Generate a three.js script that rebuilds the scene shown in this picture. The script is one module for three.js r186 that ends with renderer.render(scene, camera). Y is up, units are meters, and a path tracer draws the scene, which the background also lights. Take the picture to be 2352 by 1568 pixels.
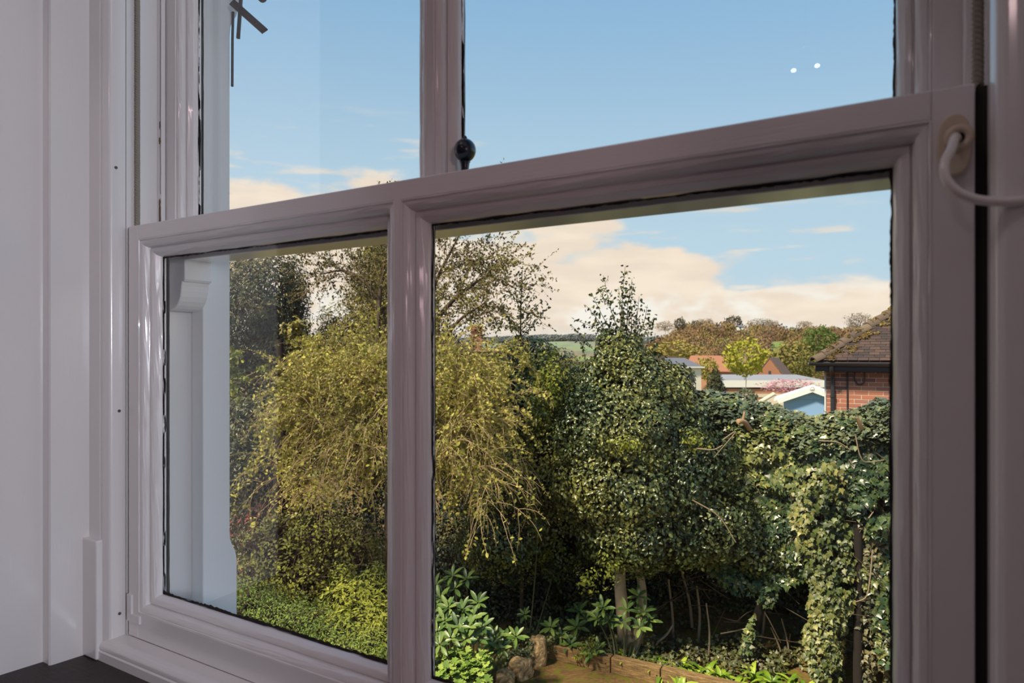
import * as THREE from 'three';
import { RoundedBoxGeometry } from 'three/addons/geometries/RoundedBoxGeometry.js';
import { ImprovedNoise } from 'three/addons/math/ImprovedNoise.js';
import { mergeGeometries, mergeVertices, toCreasedNormals } from 'three/addons/utils/BufferGeometryUtils.js';

// ---------------------------------------------------------------- camera, sky, sun, exposure
const H = 3.8;                       // eye height over the garden
const CAM = new THREE.Vector3(0, H, 0.55);
const YAW = THREE.MathUtils.degToRad(31.4);
const scene = new THREE.Scene();
const camera = new THREE.PerspectiveCamera(2 * THREE.MathUtils.radToDeg(Math.atan(0.5)), 1.5, 0.05, 6000);
camera.position.copy(CAM);
camera.rotation.set(0, YAW, 0);
camera.setViewOffset(2352, 1568, 0, -23, 2352, 1568);
camera.focus = 1.7;
camera.userData.fStop = 9;
scene.add(camera);

const noise3 = new ImprovedNoise();
const nz = (x, y, z) => noise3.noise(x, y, z);
const fbm = (x, y, z, o = 4) => { let s = 0, a = 0.5; for (let i = 0; i < o; i++) { s += a * nz(x, y, z); x = x * 2.03 + 7.1; y = y * 2.03 + 3.7; z = z * 2.03 + 1.3; a *= 0.5; } return s; };
const sstep = (a, b, x) => { const t = Math.min(1, Math.max(0, (x - a) / (b - a))); return t * t * (3 - 2 * t); };
const mix = (a, b, t) => a + (b - a) * t;
const lin = (c) => { c /= 255; return c <= 0.04045 ? c / 12.92 : ((c + 0.055) / 1.055) ** 2.4; };
const RGB = (r, g, b) => [lin(r), lin(g), lin(b)];

{ // evening spring sky: blue above, a long bank of cream cloud over the horizon
  const W = 4096, HH = 2048, data = new Float32Array(W * HH * 4);
  const axis = Math.atan2(-Math.cos(YAW), -Math.sin(YAW));
  const zen = RGB(62, 118, 182), midc = RGB(136, 183, 222), low = RGB(190, 219, 235), hor = RGB(226, 229, 226);
  const lit = RGB(255, 240, 218), shade = RGB(236, 219, 202), bright = RGB(255, 251, 240), foot = RGB(214, 213, 211);
  for (let r = 0; r < HH; r++) {
    const el = ((r + 0.5) / HH - 0.5) * 180;
    const e = Math.max(el, 0), base = [0, 0, 0];
    const k1 = sstep(0, 7, e), k2 = sstep(5, 32, e), k3 = sstep(24, 80, e);
    for (let c = 0; c < 3; c++) base[c] = mix(mix(mix(hor[c], low[c], k1), midc[c], k2), zen[c], k3);
    for (let q = 0; q < W; q++) {
      const az = ((q + 0.5) / W - 0.5) * 2 * Math.PI, o = (r * W + q) * 4;
      let R = base[0], G = base[1], B = base[2];
      if (el > -1 && el < 34) {
        const a = az - axis, ca = Math.cos(az), sa = Math.sin(az), ce = Math.cos(el * Math.PI / 180);
        // paler towards the cloud side, deeper blue away from it
        const tone = Math.cos(a + 0.9) * 0.1; R *= 1 + tone * 1.2; G *= 1 + tone * 0.7; B *= 1 + tone * 0.25;
        const top = 10.6 - 6.6 * Math.sin(2 * a) + 1.0 * Math.sin(5 * a + 1);
        const x = ca * ce * 6, z = sa * ce * 6, y = el * 0.3;
        const f = fbm(x, y, z, 7), wis = fbm(x * 1.2 + 30, y * 3.4, z * 1.2, 6);
        let d = Math.max(sstep(-0.05, 0.55, (top - el) / 2.6 + f * 2.6) * sstep(top + 4, top + 1, el), sstep(top - 2.2, top - 4.5, el));
        d = Math.max(d, 0.75 * sstep(0.16, 0.42, wis) * sstep(26, 12, el) * sstep(top + 8, top + 2, el));
        const t = sstep(-0.28, 0.3, fbm(x * 1.5 + 11, y * 2.2, z * 1.5, 5) - 0.05);
        const b = sstep(-0.02, 0.26, fbm(x * 2.2 - 5, y * 1.6 + 9, z * 2.2, 6)) * sstep(6.5, 3.5, el) * sstep(0.6, 1.6, el);
        const ft = sstep(2.6, 0.2, el) * 0.75, ch = [0, 0, 0];
        for (let c = 0; c < 3; c++) { let v = mix(shade[c], lit[c], 0.45 + 0.55 * t); v = mix(v, bright[c], b); ch[c] = mix(v, foot[c], ft); }
        R = mix(R, ch[0], d); G = mix(G, ch[1], d); B = mix(B, ch[2], d);
      }
      if (el < 0) { R = 0.16; G = 0.16; B = 0.12; }
      data[o] = R; data[o + 1] = G; data[o + 2] = B; data[o + 3] = 1;
    }
  }
  const sky = new THREE.DataTexture(data, W, HH, THREE.RGBAFormat, THREE.FloatType);
  sky.mapping = THREE.EquirectangularReflectionMapping; sky.magFilter = THREE.LinearFilter; sky.needsUpdate = true;
  scene.background = sky; scene.environment = sky;
}
const sun = new THREE.DirectionalLight(new THREE.Color().setRGB(1, 0.86, 0.62), 6.5);   // veiled, low sun behind the house, to the left
sun.position.set(-20, H + 70, 42); sun.target.position.set(0, H, -10);
sun.castShadow = true; sun.shadow.radius = 14; sun.shadow.mapSize.set(2048, 2048);
Object.assign(sun.shadow.camera, { left: -40, right: 40, top: 30, bottom: -30, near: 1, far: 160 });
sun.name = 'sun';
scene.add(sun, sun.target);

const renderer = new THREE.WebGLRenderer({ antialias: true });
renderer.toneMapping = THREE.LinearToneMapping;
renderer.toneMappingExposure = 1.0;
renderer.shadowMap.enabled = true;

// ---------------------------------------------------------------- helpers
const V = (x, y, z) => new THREE.Vector3(x, y, z);
const rngOf = (s) => () => { s = (s + 0x6d2b79f5) | 0; let t = Math.imul(s ^ (s >>> 15), 1 | s); t = (t + Math.imul(t ^ (t >>> 7), 61 | t)) ^ t; return ((t ^ (t >>> 14)) >>> 0) / 4294967296; };
const CY = Math.cos(YAW), SY = Math.sin(YAW);
// the point that lies at depth t (metres along the view axis) where the photograph shows (u, v)
const P = (u, v, t) => { const x = (u - 1176) / 1568 * t; return V(x * CY - t * SY, H + (807 - v) / 1568 * t, CAM.z - x * SY - t * CY); };
const G0 = (u, v) => P(u, v, H * 1568 / (v - 807));      // the same on the garden's ground
const counts = new Map();
const numbered = (n) => { const k = counts.get(n) ?? 0; counts.set(n, k + 1); return k ? n + '_' + String(k).padStart(3, '0') : n; };
function tag(o, label, category, group, kind) {
  if (label) o.userData.label = label; if (category) o.userData.category = category;
  if (group) o.userData.group = group; if (kind) o.userData.kind = kind; return o;
}
function thing(name, label, category, pos, group) { const o = new THREE.Group(); o.name = numbered(name); scene.add(o); if (pos) o.position.copy(pos); return tag(o, label, category, group); }
function structure(name, label) { const o = new THREE.Group(); o.name = name; scene.add(o); return tag(o, label, null, null, 'structure'); }
// a mesh whose geometry is given in world coordinates, put under a parent that is only moved
function part(parent, name, geo, mat, kind) {
  const m = new THREE.Mesh(geo, mat); m.name = parent === scene ? numbered(name) : name; m.castShadow = m.receiveShadow = true; parent.add(m);
  if (parent !== scene) { parent.updateWorldMatrix(true, false); m.position.copy(parent.worldToLocal(V(0, 0, 0))); }
  if (kind) m.userData.kind = kind; return m;
}
function local(parent, name, geo, mat, kind) { const m = new THREE.Mesh(geo, mat); m.name = name; m.castShadow = m.receiveShadow = true; parent.add(m); if (kind) m.userData.kind = kind; return m; }
function uvBox(g) { // uv in metres from the dominant axis of each face
  g = g.index ? g.toNonIndexed() : g; g.deleteAttribute('uv');
  const p = g.attributes.position, uv = new Float32Array(p.count * 2), a = V(), b = V(), c = V();
  for (let i = 0; i < p.count; i += 3) {
    a.fromBufferAttribute(p, i); b.fromBufferAttribute(p, i + 1).sub(a); c.fromBufferAttribute(p, i + 2).sub(a); b.cross(c);
    const x = Math.abs(b.x), y = Math.abs(b.y), z = Math.abs(b.z);
    for (let k = 0; k < 3; k++) { a.fromBufferAttribute(p, i + k); uv.set(x >= y && x >= z ? [a.z, a.y] : y >= z ? [a.x, a.z] : [a.x, a.y], (i + k) * 2); }
  }
  g.setAttribute('uv', new THREE.BufferAttribute(uv, 2)); return g;
}
const box = (x0, x1, y0, y1, z0, z1, r = 0.002) => { // a box between bounds, its arrises softened
  const w = x1 - x0, h = y1 - y0, d = z1 - z0, g = r ? new RoundedBoxGeometry(w, h, d, 2, Math.min(r, w / 2.1, h / 2.1, d / 2.1)) : new THREE.BoxGeometry(w, h, d);
  return uvBox(g.translate((x0 + x1) / 2, (y0 + y1) / 2, (z0 + z1) / 2));
};
class MB { // collects triangles
  constructor() { this.p = []; this.i = []; }
  vert(x, y, z) { this.p.push(x, y, z); return this.p.length / 3 - 1; }
  tube(pts, r0, r1, sides = 3, cap = false) {
    let prev = null; const n = pts.length, t = V(), s = V(), u = V();
    for (let k = 0; k < n; k++) {
      t.copy(pts[Math.min(n - 1, k + 1)]).sub(pts[Math.max(0, k - 1)]).normalize();
      s.set(0, 0, 1); if (Math.abs(t.z) > 0.9) s.set(1, 0, 0); s.cross(t).normalize(); u.crossVectors(t, s);
      const r = typeof r0 === 'function' ? r0(k / (n - 1)) : mix(r0, r1, k / (n - 1)), ring = [];
      for (let j = 0; j < sides; j++) { const a = j / sides * 2 * Math.PI, c = Math.cos(a) * r, d = Math.sin(a) * r, q = pts[k]; ring.push(this.vert(q.x + s.x * c + u.x * d, q.y + s.y * c + u.y * d, q.z + s.z * c + u.z * d)); }
      if (prev) for (let j = 0; j < sides; j++) { const j2 = (j + 1) % sides; this.i.push(prev[j], prev[j2], ring[j2], prev[j], ring[j2], ring[j]); }
      else if (cap) for (let j = 1; j < sides - 1; j++) this.i.push(ring[0], ring[j + 1], ring[j]);
      if (cap && k === n - 1) for (let j = 1; j < sides - 1; j++) this.i.push(ring[0], ring[j], ring[j + 1]);
      prev = ring;
    }
    return this;
  }
  quad(a, b, c, d) { const k = [a, b, c, d].map((v) => this.vert(v.x, v.y, v.z)); this.i.push(k[0], k[1], k[2], k[0], k[2], k[3]); return this; }
  add(g) { const o = this.p.length / 3, p = g.attributes.position.array; for (const x of p) this.p.push(x); if (g.index) for (const i of g.index.array) this.i.push(i + o); else for (let i = 0; i < p.length / 3; i++) this.i.push(i + o); return this; }
  geo() { const g = new THREE.BufferGeometry(); g.setAttribute('position', new THREE.Float32BufferAttribute(this.p, 3)); g.setIndex(this.i); g.computeVertexNormals(); return g; }
}
const curve = (pts, n) => new THREE.CatmullRomCurve3(pts, false, 'centripetal').getPoints(n);
function extrude(pts, depth, bevel = 0.0015) { // an outline in x, y pulled along z
  const s = new THREE.Shape(pts.map(([x, y]) => new THREE.Vector2(x, y)));
  return new THREE.ExtrudeGeometry(s, { depth, bevelEnabled: bevel > 0, bevelSize: bevel, bevelThickness: bevel, bevelOffset: -bevel, bevelSegments: 2, curveSegments: 8 });
}

// ---------------------------------------------------------------- materials
function tex(w, h, f, srgb) {
  const d = new Uint8Array(w * h * 4);
  for (let y = 0; y < h; y++) for (let x = 0; x < w; x++) { const c = f(x / w, y / h), o = (y * w + x) * 4; d[o] = Math.min(255, Math.max(0, c[0] * 255)); d[o + 1] = Math.min(255, Math.max(0, c[1] * 255)); d[o + 2] = Math.min(255, Math.max(0, c[2] * 255)); d[o + 3] = 255; }
  const t = new THREE.DataTexture(d, w, h); t.wrapS = t.wrapT = THREE.RepeatWrapping; t.magFilter = THREE.LinearFilter; if (srgb) t.colorSpace = THREE.SRGBColorSpace; t.needsUpdate = true; return t;
}
const tileNoise = (u, v, fu, fv, s) => { // noise that wraps at 1
  const a = u * 2 * Math.PI, b = v * 2 * Math.PI; return nz(Math.cos(a) * fu + s, Math.sin(a) * fu + Math.cos(b) * fv, Math.sin(b) * fv - s);
};
const brush = tex(512, 512, (u, v) => { const x = 0.5 + 0.22 * tileNoise(u, v, 14, 1.2, 3) + 0.2 * tileNoise(u, v, 4, 3, 9) + 0.12 * tileNoise(u, v, 30, 2, 1); return [x, x, x]; });
const brushH = brush.clone(); brushH.rotation = Math.PI / 2; brushH.needsUpdate = true;
for (const t of [brush, brushH]) t.repeat.set(5, 5);
const std = (c, r, more = {}) => new THREE.MeshStandardMaterial({ color: new THREE.Color().setRGB(...c), roughness: r, ...more });
const phys = (c, r, more = {}) => new THREE.MeshPhysicalMaterial({ color: new THREE.Color().setRGB(...c), roughness: r, ...more });
const M = {
  paint: phys([0.80, 0.79, 0.77], 0.32, { bumpMap: brush, bumpScale: 0.0002, clearcoat: 1, clearcoatRoughness: 0.12 }),
  paintH: phys([0.80, 0.79, 0.77], 0.32, { bumpMap: brushH, bumpScale: 0.0002, clearcoat: 1, clearcoatRoughness: 0.12 }),
  paintOut: phys([0.83, 0.84, 0.84], 0.4, { bumpMap: brush, bumpScale: 0.0002, clearcoat: 0.2, clearcoatRoughness: 0.3 }),
  grimeAndGapShade: std([0.016, 0.013, 0.011], 0.85), putty: std([0.10, 0.095, 0.085], 0.8), bare: std([0.16, 0.12, 0.075], 0.9),  // the black dirt colour also paints the gap shade beside the sash
  glass: phys([1, 1, 1], 0, { transmission: 1, thickness: 0, ior: 1.5 }),
  iron: std([0.007, 0.010, 0.014], 0.45), knob: phys([0.008, 0.014, 0.022], 0.22, { clearcoat: 0.5 }),
  rope: std([0.30, 0.28, 0.22], 0.95), cream: phys([0.62, 0.53, 0.40], 0.35), cable: phys([0.84, 0.80, 0.76], 0.22, { clearcoat: 0.6 }), hole: std([0.004, 0.004, 0.004], 0.9),
  darkwood: std([0.016, 0.007, 0.006], 0.5, { bumpMap: brushH, bumpScale: 0.0008 }),
  plaster: std([0.24, 0.155, 0.165], 0.9), ceil: std([0.5, 0.45, 0.45], 0.9), carpet: std([0.07, 0.045, 0.045], 1), outwall: std([0.33, 0.13, 0.09], 0.9),
};
// ---------------------------------------------------------------- the room
const WX0 = -1.036, WX1 = 0.081, CX = -0.4775, mir = (x) => 2 * CX - x;   // the window is symmetrical about CX
const WY0 = H - 0.436, WY1 = H + 0.80;                                    // window board, head
const RX0 = -2.6, RX1 = 2.0, RZ1 = 4.3, FL = H - 1.5, CE = H + 1.95;
{
  const s = structure('wall_front', 'pink plastered wall that the sash window is set in');
  const zi = 0.32, zo = -0.13;
  part(s, 'wall_panel', box(RX0 - 0.1, WX0 - 0.07, FL - 0.2, CE + 0.1, zo, zi, 0), M.plaster);
  part(s, 'wall_panel', box(WX1 + 0.07, RX1 + 0.1, FL - 0.2, CE + 0.1, zo, zi, 0), M.plaster);
  part(s, 'wall_panel', box(WX0 - 0.07, WX1 + 0.07, WY1, CE + 0.1, zo, zi, 0), M.plaster);
  part(s, 'wall_panel', box(WX0 - 0.07, WX1 + 0.07, FL - 0.2, WY0 - 0.03, zo, zi, 0), M.plaster);
  const o = structure('wall_outside', 'red brick house wall under the window');
  part(o, 'wall_panel', box(RX0 - 0.1, RX1 + 0.1, -0.3, FL - 0.2, zo, zi, 0), M.outwall);
  for (const [n, b, m] of [['wall_left', [RX0 - 0.1, RX0, FL, CE, zi, RZ1], M.plaster], ['wall_right', [RX1, RX1 + 0.1, FL, CE, zi, RZ1], M.plaster], ['wall_back', [RX0 - 0.1, RX1 + 0.1, FL - 0.2, CE + 0.1, RZ1, RZ1 + 0.1], M.plaster],
    ['floor', [RX0 - 0.1, RX1 + 0.1, FL - 0.2, FL, zi, RZ1], M.carpet], ['ceiling', [RX0 - 0.1, RX1 + 0.1, CE, CE + 0.1, zi, RZ1], M.ceil]]) tag(part(scene, n, box(...b, 0), m), null, null, null, 'structure');
}
{ // splayed reveal linings: a margin, a step and a panel
  for (const [side, f, n] of [['left', (x) => x, 'wall_reveal_left'], ['right', mir, 'wall_reveal_right']]) {
    const k = Math.tan(THREE.MathUtils.degToRad(6)), xs = (z, o) => WX0 - o - k * (z - 0.026);
    const q = (z0, o0, z1, o1, back) => { // a slab whose face runs from (z0) to (z1)
      const pts = [[f(xs(z0, o0)), z0], [f(xs(z1, o1)), z1], [f(WX0 - back), z1], [f(WX0 - back), z0]];
      const g = extrude(pts.map(([x, z]) => [x, -z]), WY1 - WY0 + 0.0, 0.0015); g.rotateX(-Math.PI / 2); g.translate(0, WY0, 0); return uvBox(g);
    };
    const s = structure(n, 'white painted ' + side + ' window reveal lining with a stepped edge');
    part(s, 'margin', q(0.0, 0, 0.0745, 0, 0.069), M.paint);
    part(s, 'panel', q(0.0745, 0.022, 0.30, 0.022, 0.069), M.paint);
    part(s, 'edge_bead', new MB().tube([V(f(xs(0.073, 0.004)), WY0, 0.0725), V(f(xs(0.073, 0.004)), WY1, 0.0725)], 0.0035, 0.0035, 8).geo(), M.paint);
  }
  const h = structure('wall_reveal_head', 'white painted head lining over the window');
  part(h, 'panel', box(WX0 - 0.06, WX1 + 0.06, WY1 - 0.02, WY1 + 0.01, 0.03, 0.32), M.paintH);
  tag(part(scene, 'trim_1', box(WX0 - 0.10, WX1 + 0.10, WY0 - 0.03, WY0, -0.02, 0.36, 0.004), M.darkwood), 'dark stained window board under the window', null, null, 'structure');
}
const bead = (x0, x1, y0, y1, z0, z1, r) => box(x0, x1, y0, y1, z0, z1, r);
{ // staff beads round the opening
  const mk = (name, label, g, m) => tag(part(scene, name, g, m), label, null, null, 'structure');
  const prof = (xIn, xOut) => { // plan of the bead: square outside, a quirk and a rounded inner arris
    const s = Math.sign(xIn - xOut), p = [];
    p.push([xOut, 0.0], [xOut, 0.026], [xIn - s * 0.019, 0.026], [xIn - s * 0.018, 0.0245], [xIn - s * 0.0165, 0.0258]);
    for (let i = 0; i <= 6; i++) { const a = i / 6 * Math.PI / 2; p.push([xIn - s * 0.012 + s * Math.sin(a) * 0.012, 0.0138 + Math.cos(a) * 0.012]); }
    p.push([xIn, 0.0]);
    return p.map(([x, z]) => [x, -z]);
  };
  const up = (pts) => { let g = extrude(pts, WY1 - WY0 - 0.02, 0); g = mergeVertices(g.deleteAttribute('uv').deleteAttribute('normal')); g.rotateX(-Math.PI / 2); g.translate(0, WY0, 0); return uvBox(toCreasedNormals(g, 0.7)); };
  const l = mk('trim_2', 'white staff bead down the left of the sash', up(prof(-0.989, WX0 - 0.006)), M.paint), r = mk('trim_3', 'white staff bead down the right of the sash', up(prof(mir(-0.989), WX1 + 0.006)), M.paint);
  for (const [y, z] of [[H + 0.262, 0.0135], [H - 0.085, 0.009], [H - 0.375, 0.0085]]) { const c = part(l, 'nail_head', new THREE.CylinderGeometry(0.0022, 0.0022, 0.001, 10).rotateZ(Math.PI / 2).translate(-0.9887, y, z), M.putty); c.position.set(0, 0, 0); }
  { // bead along the sill
    const pts = [[0, -0.436], [0.031, -0.436], [0.031, -0.424], [0.029, -0.4225]]; for (let i = 0; i <= 6; i++) { const a = i / 6 * Math.PI / 2; pts.push([0.018 + Math.cos(a) * 0.0125, -0.4195 + Math.sin(a) * 0.0115]); } pts.push([0, -0.407]);
    const g = extrude(pts, 2 * (CX + 1.013), 0); g.rotateY(-Math.PI / 2); // z -> -x, x -> z
    g.translate(mir(-1.013), H, 0); mk('trim_4', 'rounded white sill bead in front of the bottom rail', uvBox(toCreasedNormals(mergeVertices(g.deleteAttribute('uv').deleteAttribute('normal')), 0.7)), M.paintH);
  }
  mk('trim_5', 'short white plinth block at the foot of the left bead', box(-1.0535, -1.0013, WY0, H - 0.267, 0.02, 0.0345, 0.003), M.paint);
  mk('trim_6', 'short white plinth block at the foot of the right bead', box(mir(-1.0013), mir(-1.0535), WY0, H - 0.267, 0.02, 0.0345, 0.003), M.paint);
  mk('trim_7', 'white staff bead along the window head', box(WX0, WX1, WY1 - 0.045, WY1 - 0.02, 0.0, 0.026, 0.006), M.paintH);
}
// ---------------------------------------------------------------- window frame outside the sashes
{
  const w = structure('window_1', 'white painted sash window box frame');
  for (const f of [(x) => x, mir]) {
    const bx = (a, b, ...r) => box(Math.min(f(a), f(b)), Math.max(f(a), f(b)), ...r);
    part(w, 'pulley_stile', bx(-1.04, -0.9885, WY0, WY1, -0.13, -0.001, 0), M.paint);
    part(w, 'painted_gap_shade', bx(-0.9884, -0.9822, H - 0.405, H + 0.178, -0.03, -0.0045, 0), M.grimeAndGapShade);  // black strip filling the gap, its shade painted in
    part(w, 'parting_bead', bx(-0.9889, -0.9765, H - 0.405, WY1, -0.0535, -0.0465, 0.002), M.paint);
    part(w, 'outside_lining', bx(-0.989, -0.966, H - 0.43, WY1, -0.118, -0.102, 0.002), M.paintOut);
    // fretted board that stands out past the frame, wider at head and foot
    const o = [[-0.10, -0.47]];
    const edge = [[-0.161, -0.47], [-0.161, -0.34], [-0.1602, -0.329], [-0.1572, -0.319], [-0.152, -0.309], [-0.1488, -0.3], [-0.148, -0.288], [-0.148, 0.505], [-0.1495, 0.52], [-0.1535, 0.532], [-0.16, 0.541], [-0.165, 0.555], [-0.166, 0.9]];
    const g = extrude([...o, ...edge, [-0.10, 0.9]], 0.024, 0.002); g.rotateY(-Math.PI / 2); // x -> z
    g.translate(f === mir ? mir(-0.957) + 0.0 : -0.957, H, 0); if (f === mir) g.translate(0.024, 0, 0);
    part(w, 'fretted_board', uvBox(g), M.paintOut);
  }
  part(w, 'head', box(-1.04, mir(-1.04), H + 0.77, WY1, -0.13, 0.0, 0), M.paint);
  const sill = extrude([[0.0, -0.409], [-0.05, -0.412], [-0.19, -0.456], [-0.19, -0.50], [0.0, -0.47]], 2 * (CX + 1.04), 0.002); sill.rotateY(-Math.PI / 2); sill.translate(mir(-1.04), H, 0);
  part(w, 'sill', uvBox(sill), M.paintOut);
  // cracks and flakes in the paint of the left parting bead
  const rr = rngOf(5), flake = (x, y, z, sw, sh) => { const pts = []; for (let i = 0; i < 14; i++) { const a = i / 14 * 2 * Math.PI, k = 0.65 + 0.6 * rr(); pts.push([Math.cos(a) * sw * k, Math.sin(a) * sh * k]); } const g = extrude(pts, 0.0004, 0); g.translate(x, y, z); return g; };
  for (const [y, sw, sh] of [[H + 0.222, 0.0022, 0.007], [H + 0.198, 0.003, 0.02], [H + 0.315, 0.0026, 0.005], [H + 0.338, 0.001, 0.006]]) part(w, 'bare_patch', flake(-0.9805, y, -0.0465, sw, sh), M.bare);
  const cr = new MB(), cp = []; for (let i = 0; i < 40; i++) cp.push(V(-0.979 + 0.0014 * nz(i * 0.5, 2, 0) + 0.0006 * (rr() - 0.5), H + 0.235 + i * 0.0135, -0.0464)); cr.tube(cp, 0.00035, 0.00035, 4); part(w, 'crack', cr.geo(), M.grimeAndGapShade);
}
// ---------------------------------------------------------------- the two sashes
function moulding(x0, y0, x1, y1, z0, depth = 0.0225) { // moulded frame round a pane, mitred; (x0..y1) is the outer, flat edge
  const pr = [], W = 0.0245 / 0.0295; const arc = (d0, e0, d1, e1, n) => { for (let i = 0; i <= n; i++) { const a = i / n * Math.PI / 2; pr.push([mix(d0, d1, Math.sin(a) * 0.88 + 0.12 * i / n), mix(e0, e1, (1 - Math.cos(a)) * 0.88 + 0.12 * i / n)]); } };
  pr.push([-0.002, -0.004], [0, 0.0002], [0.0012, 0.0002], [0.0022, -0.0016]); arc(0.003, -0.001, 0.0135, -0.0095, 8); pr.push([0.0142, -0.0118], [0.0152, -0.0118]); arc(0.0162, -0.0096, 0.0285, -depth + 0.002, 8); pr.push([0.0295, -depth], [0.0295, -depth - 0.004]); for (const q of pr) if (q[0] > 0) q[0] *= W;
  const N = 26, sides = [[x0, y0, x1, y0, 0, 1], [x1, y0, x1, y1, -1, 0], [x1, y1, x0, y1, 0, -1], [x0, y1, x0, y0, 1, 0]], m = new MB();
  for (const [ax, ay, bx, by, nx, ny] of sides) {
    const tx = Math.sign(bx - ax), ty = Math.sign(by - ay); let prev = null;
    for (let k = 0; k <= N; k++) {
      const row = pr.map(([d, z], j) => {
        const lx = ax + tx * d, ly = ay + ty * d, ex = bx - tx * d, ey = by - ty * d, s = k / N, x = mix(lx, ex, s) + nx * d, y = mix(ly, ey, s) + ny * d;
        const wob = 0.0007 * nz(x * 35, y * 35, j * 0.8 + z0 * 90) * (k % N ? 1 : 0); return m.vert(x + nx * wob, y + ny * wob, z0 + z + wob * 0.6);
      });
      if (prev) for (let j = 0; j < pr.length - 1; j++) m.i.push(prev[j], row[j], row[j + 1], prev[j], row[j + 1], prev[j + 1]);
      prev = row;
    }
  }
  return uvBox(toCreasedNormals(m.geo(), 0.6));
}
function grimeLine(x0, y0, x1, y1, z, w, seed) { // the ragged line of dirt and old putty where glass meets wood; w: widths bottom, right, top, left
  const m = new MB(), S = [[x0, y0, x1, y0, 0, 1, w[0]], [x1, y0, x1, y1, -1, 0, w[1]], [x1, y1, x0, y1, 0, -1, w[2]], [x0, y1, x0, y0, 1, 0, w[3]]];
  for (const [ax, ay, bx, by, nx, ny, ww] of S) {
    let prev = null; const N = 260;
    for (let k = 0; k <= N; k++) {
      const s = k / N, x = mix(ax, bx, s), y = mix(ay, by, s), d = ww * Math.max(0.12, 0.62 + 0.55 * fbm(x * 160, y * 160, seed, 4) + 0.55 * nz(x * 13, y * 13, seed));
      const a = [m.vert(x - nx * 0.004, y - ny * 0.004, z + 0.0012), m.vert(x + nx * d * 0.5, y + ny * d * 0.5, z + 0.0011), m.vert(x + nx * d, y + ny * d, z)];
      if (prev) for (let j = 0; j < 2; j++) m.i.push(prev[j], a[j], a[j + 1], prev[j], a[j + 1], prev[j + 1]);
      prev = a;
    }
  }
  return m.geo();
}
function sash(label, zf, yb, yt, botFlat, topFlat, grimeW, horns) { // zf: room face; yb..yt: outside edges
  const th = 0.045, X0 = -0.9815, X1 = mir(X0), s = thing('sliding_window', label, 'window sash', V(CX, H + yb, zf - th / 2));
  tag(s, null, null, null, 'thing');
  const fl = 0.0249, mb = 0.0245, z1 = zf, z0 = zf - th, by = H + yb, ty = H + yt;
  part(s, 'stile', box(X0, X0 + fl, by, ty, z0, z1, 0.0015), M.paint); part(s, 'stile', box(X1 - fl, X1, by, ty, z0, z1, 0.0015), M.paint);
  part(s, 'top_rail', box(X0 + fl, X1 - fl, ty - topFlat, ty, z0, z1, 0.0015), M.paintH);
  part(s, 'bottom_rail', box(X0 + fl, X1 - fl, by, by + botFlat, z0, z1, 0.0015), M.paintH);
  part(s, 'glazing_bar', box(CX - 0.0045, CX + 0.0045, by + botFlat - 0.002, ty - topFlat + 0.002, z0, z1, 0.001), M.paint);
  let k = 0;
  for (const [a, b] of [[X0 + fl, CX - 0.0045], [CX + 0.0045, X1 - fl]]) {
    const y0 = by + botFlat, y1 = ty - topFlat; k++;
    part(s, 'moulding', moulding(a, y0, b, y1, zf), M.paint);
    // putty fillet on the weather side
    const pf = moulding(a, y0, b, y1, 0, 0.0195); pf.applyMatrix4(new THREE.Matrix4().makeScale(1, 1, -1)).translate(0, 0, z0); pf.index || pf.attributes.normal; part(s, 'putty', pf, M.paintOut);
    const pane = part(s, 'pane', new THREE.BoxGeometry(b - a - 2 * mb + 0.006, y1 - y0 - 2 * mb + 0.006, 0.002).translate((a + b) / 2, (y0 + y1) / 2, zf - 0.0246), M.glass);
    part(s, 'grime_line', grimeLine(a + mb - 0.0005, y0 + mb - 0.0005, b - mb + 0.0005, y1 - mb + 0.0005, zf - 0.0236, grimeW[k - 1], k * 7 + zf * 100), M.grimeAndGapShade);
  }
  if (horns) for (const f of [(x) => x, mir]) {
    const pts = [[-0.9815, 0.004], [-0.932, 0.004], [-0.932, -0.028], [-0.934, -0.031], [-0.938, -0.032], [-0.9395, -0.037], [-0.9405, -0.045], [-0.9425, -0.053], [-0.946, -0.06], [-0.951, -0.066], [-0.957, -0.0705], [-0.964, -0.073], [-0.9815, -0.073]].map(([x, y]) => [f(x), y]);
    const g = extrude(pts, th - 0.004, 0.002); g.translate(0, H + yb, z0 + 0.002); part(s, 'horn', uvBox(g), M.paintOut);
  }
  return s;
}
const low = sash('lower white sliding sash, its two panes edged with black mould', 0, -0.407, 0.1795, 0.0370, 0.0208, [[0.0062, 0.002, 0.003, 0.0016], [0.004, 0.0032, 0.0038, 0.0022]], false);
const upp = sash('upper white sliding sash with moulded horns, behind the lower sash', -0.055, 0.1345, 0.775, 0.0155, 0.045, [[0.001, 0.001, 0.002, 0.0022], [0.001, 0.0026, 0.002, 0.0008]], true);
{ // small painted corner plate on the lower sash
  const y = H - 0.385, x = -0.981, t = 0.0022;
  const g = extrude([[x, y], [x + 0.031, y - 0.0], [x + 0.031, y + 0.011], [x + 0.011, y + 0.011], [x + 0.011, y + 0.038], [x, y + 0.038]], t, 0.0006); part(low, 'corner_plate', uvBox(g), M.paint);
}
function cordGeo(x, z, y0, y1, r) { const m = new MB(); for (let k = 0; k < 3; k++) { const p = [], N = Math.round((y1 - y0) / 0.0016); for (let i = 0; i <= N; i++) { const y = mix(y0, y1, i / N), a = y / 0.011 * 2 * Math.PI + k * 2.094; p.push(V(x + Math.cos(a) * r * 0.55, y, z + Math.sin(a) * r * 0.55)); } m.tube(p, r * 0.56, r * 0.56, 5); } return m.geo(); }
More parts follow.
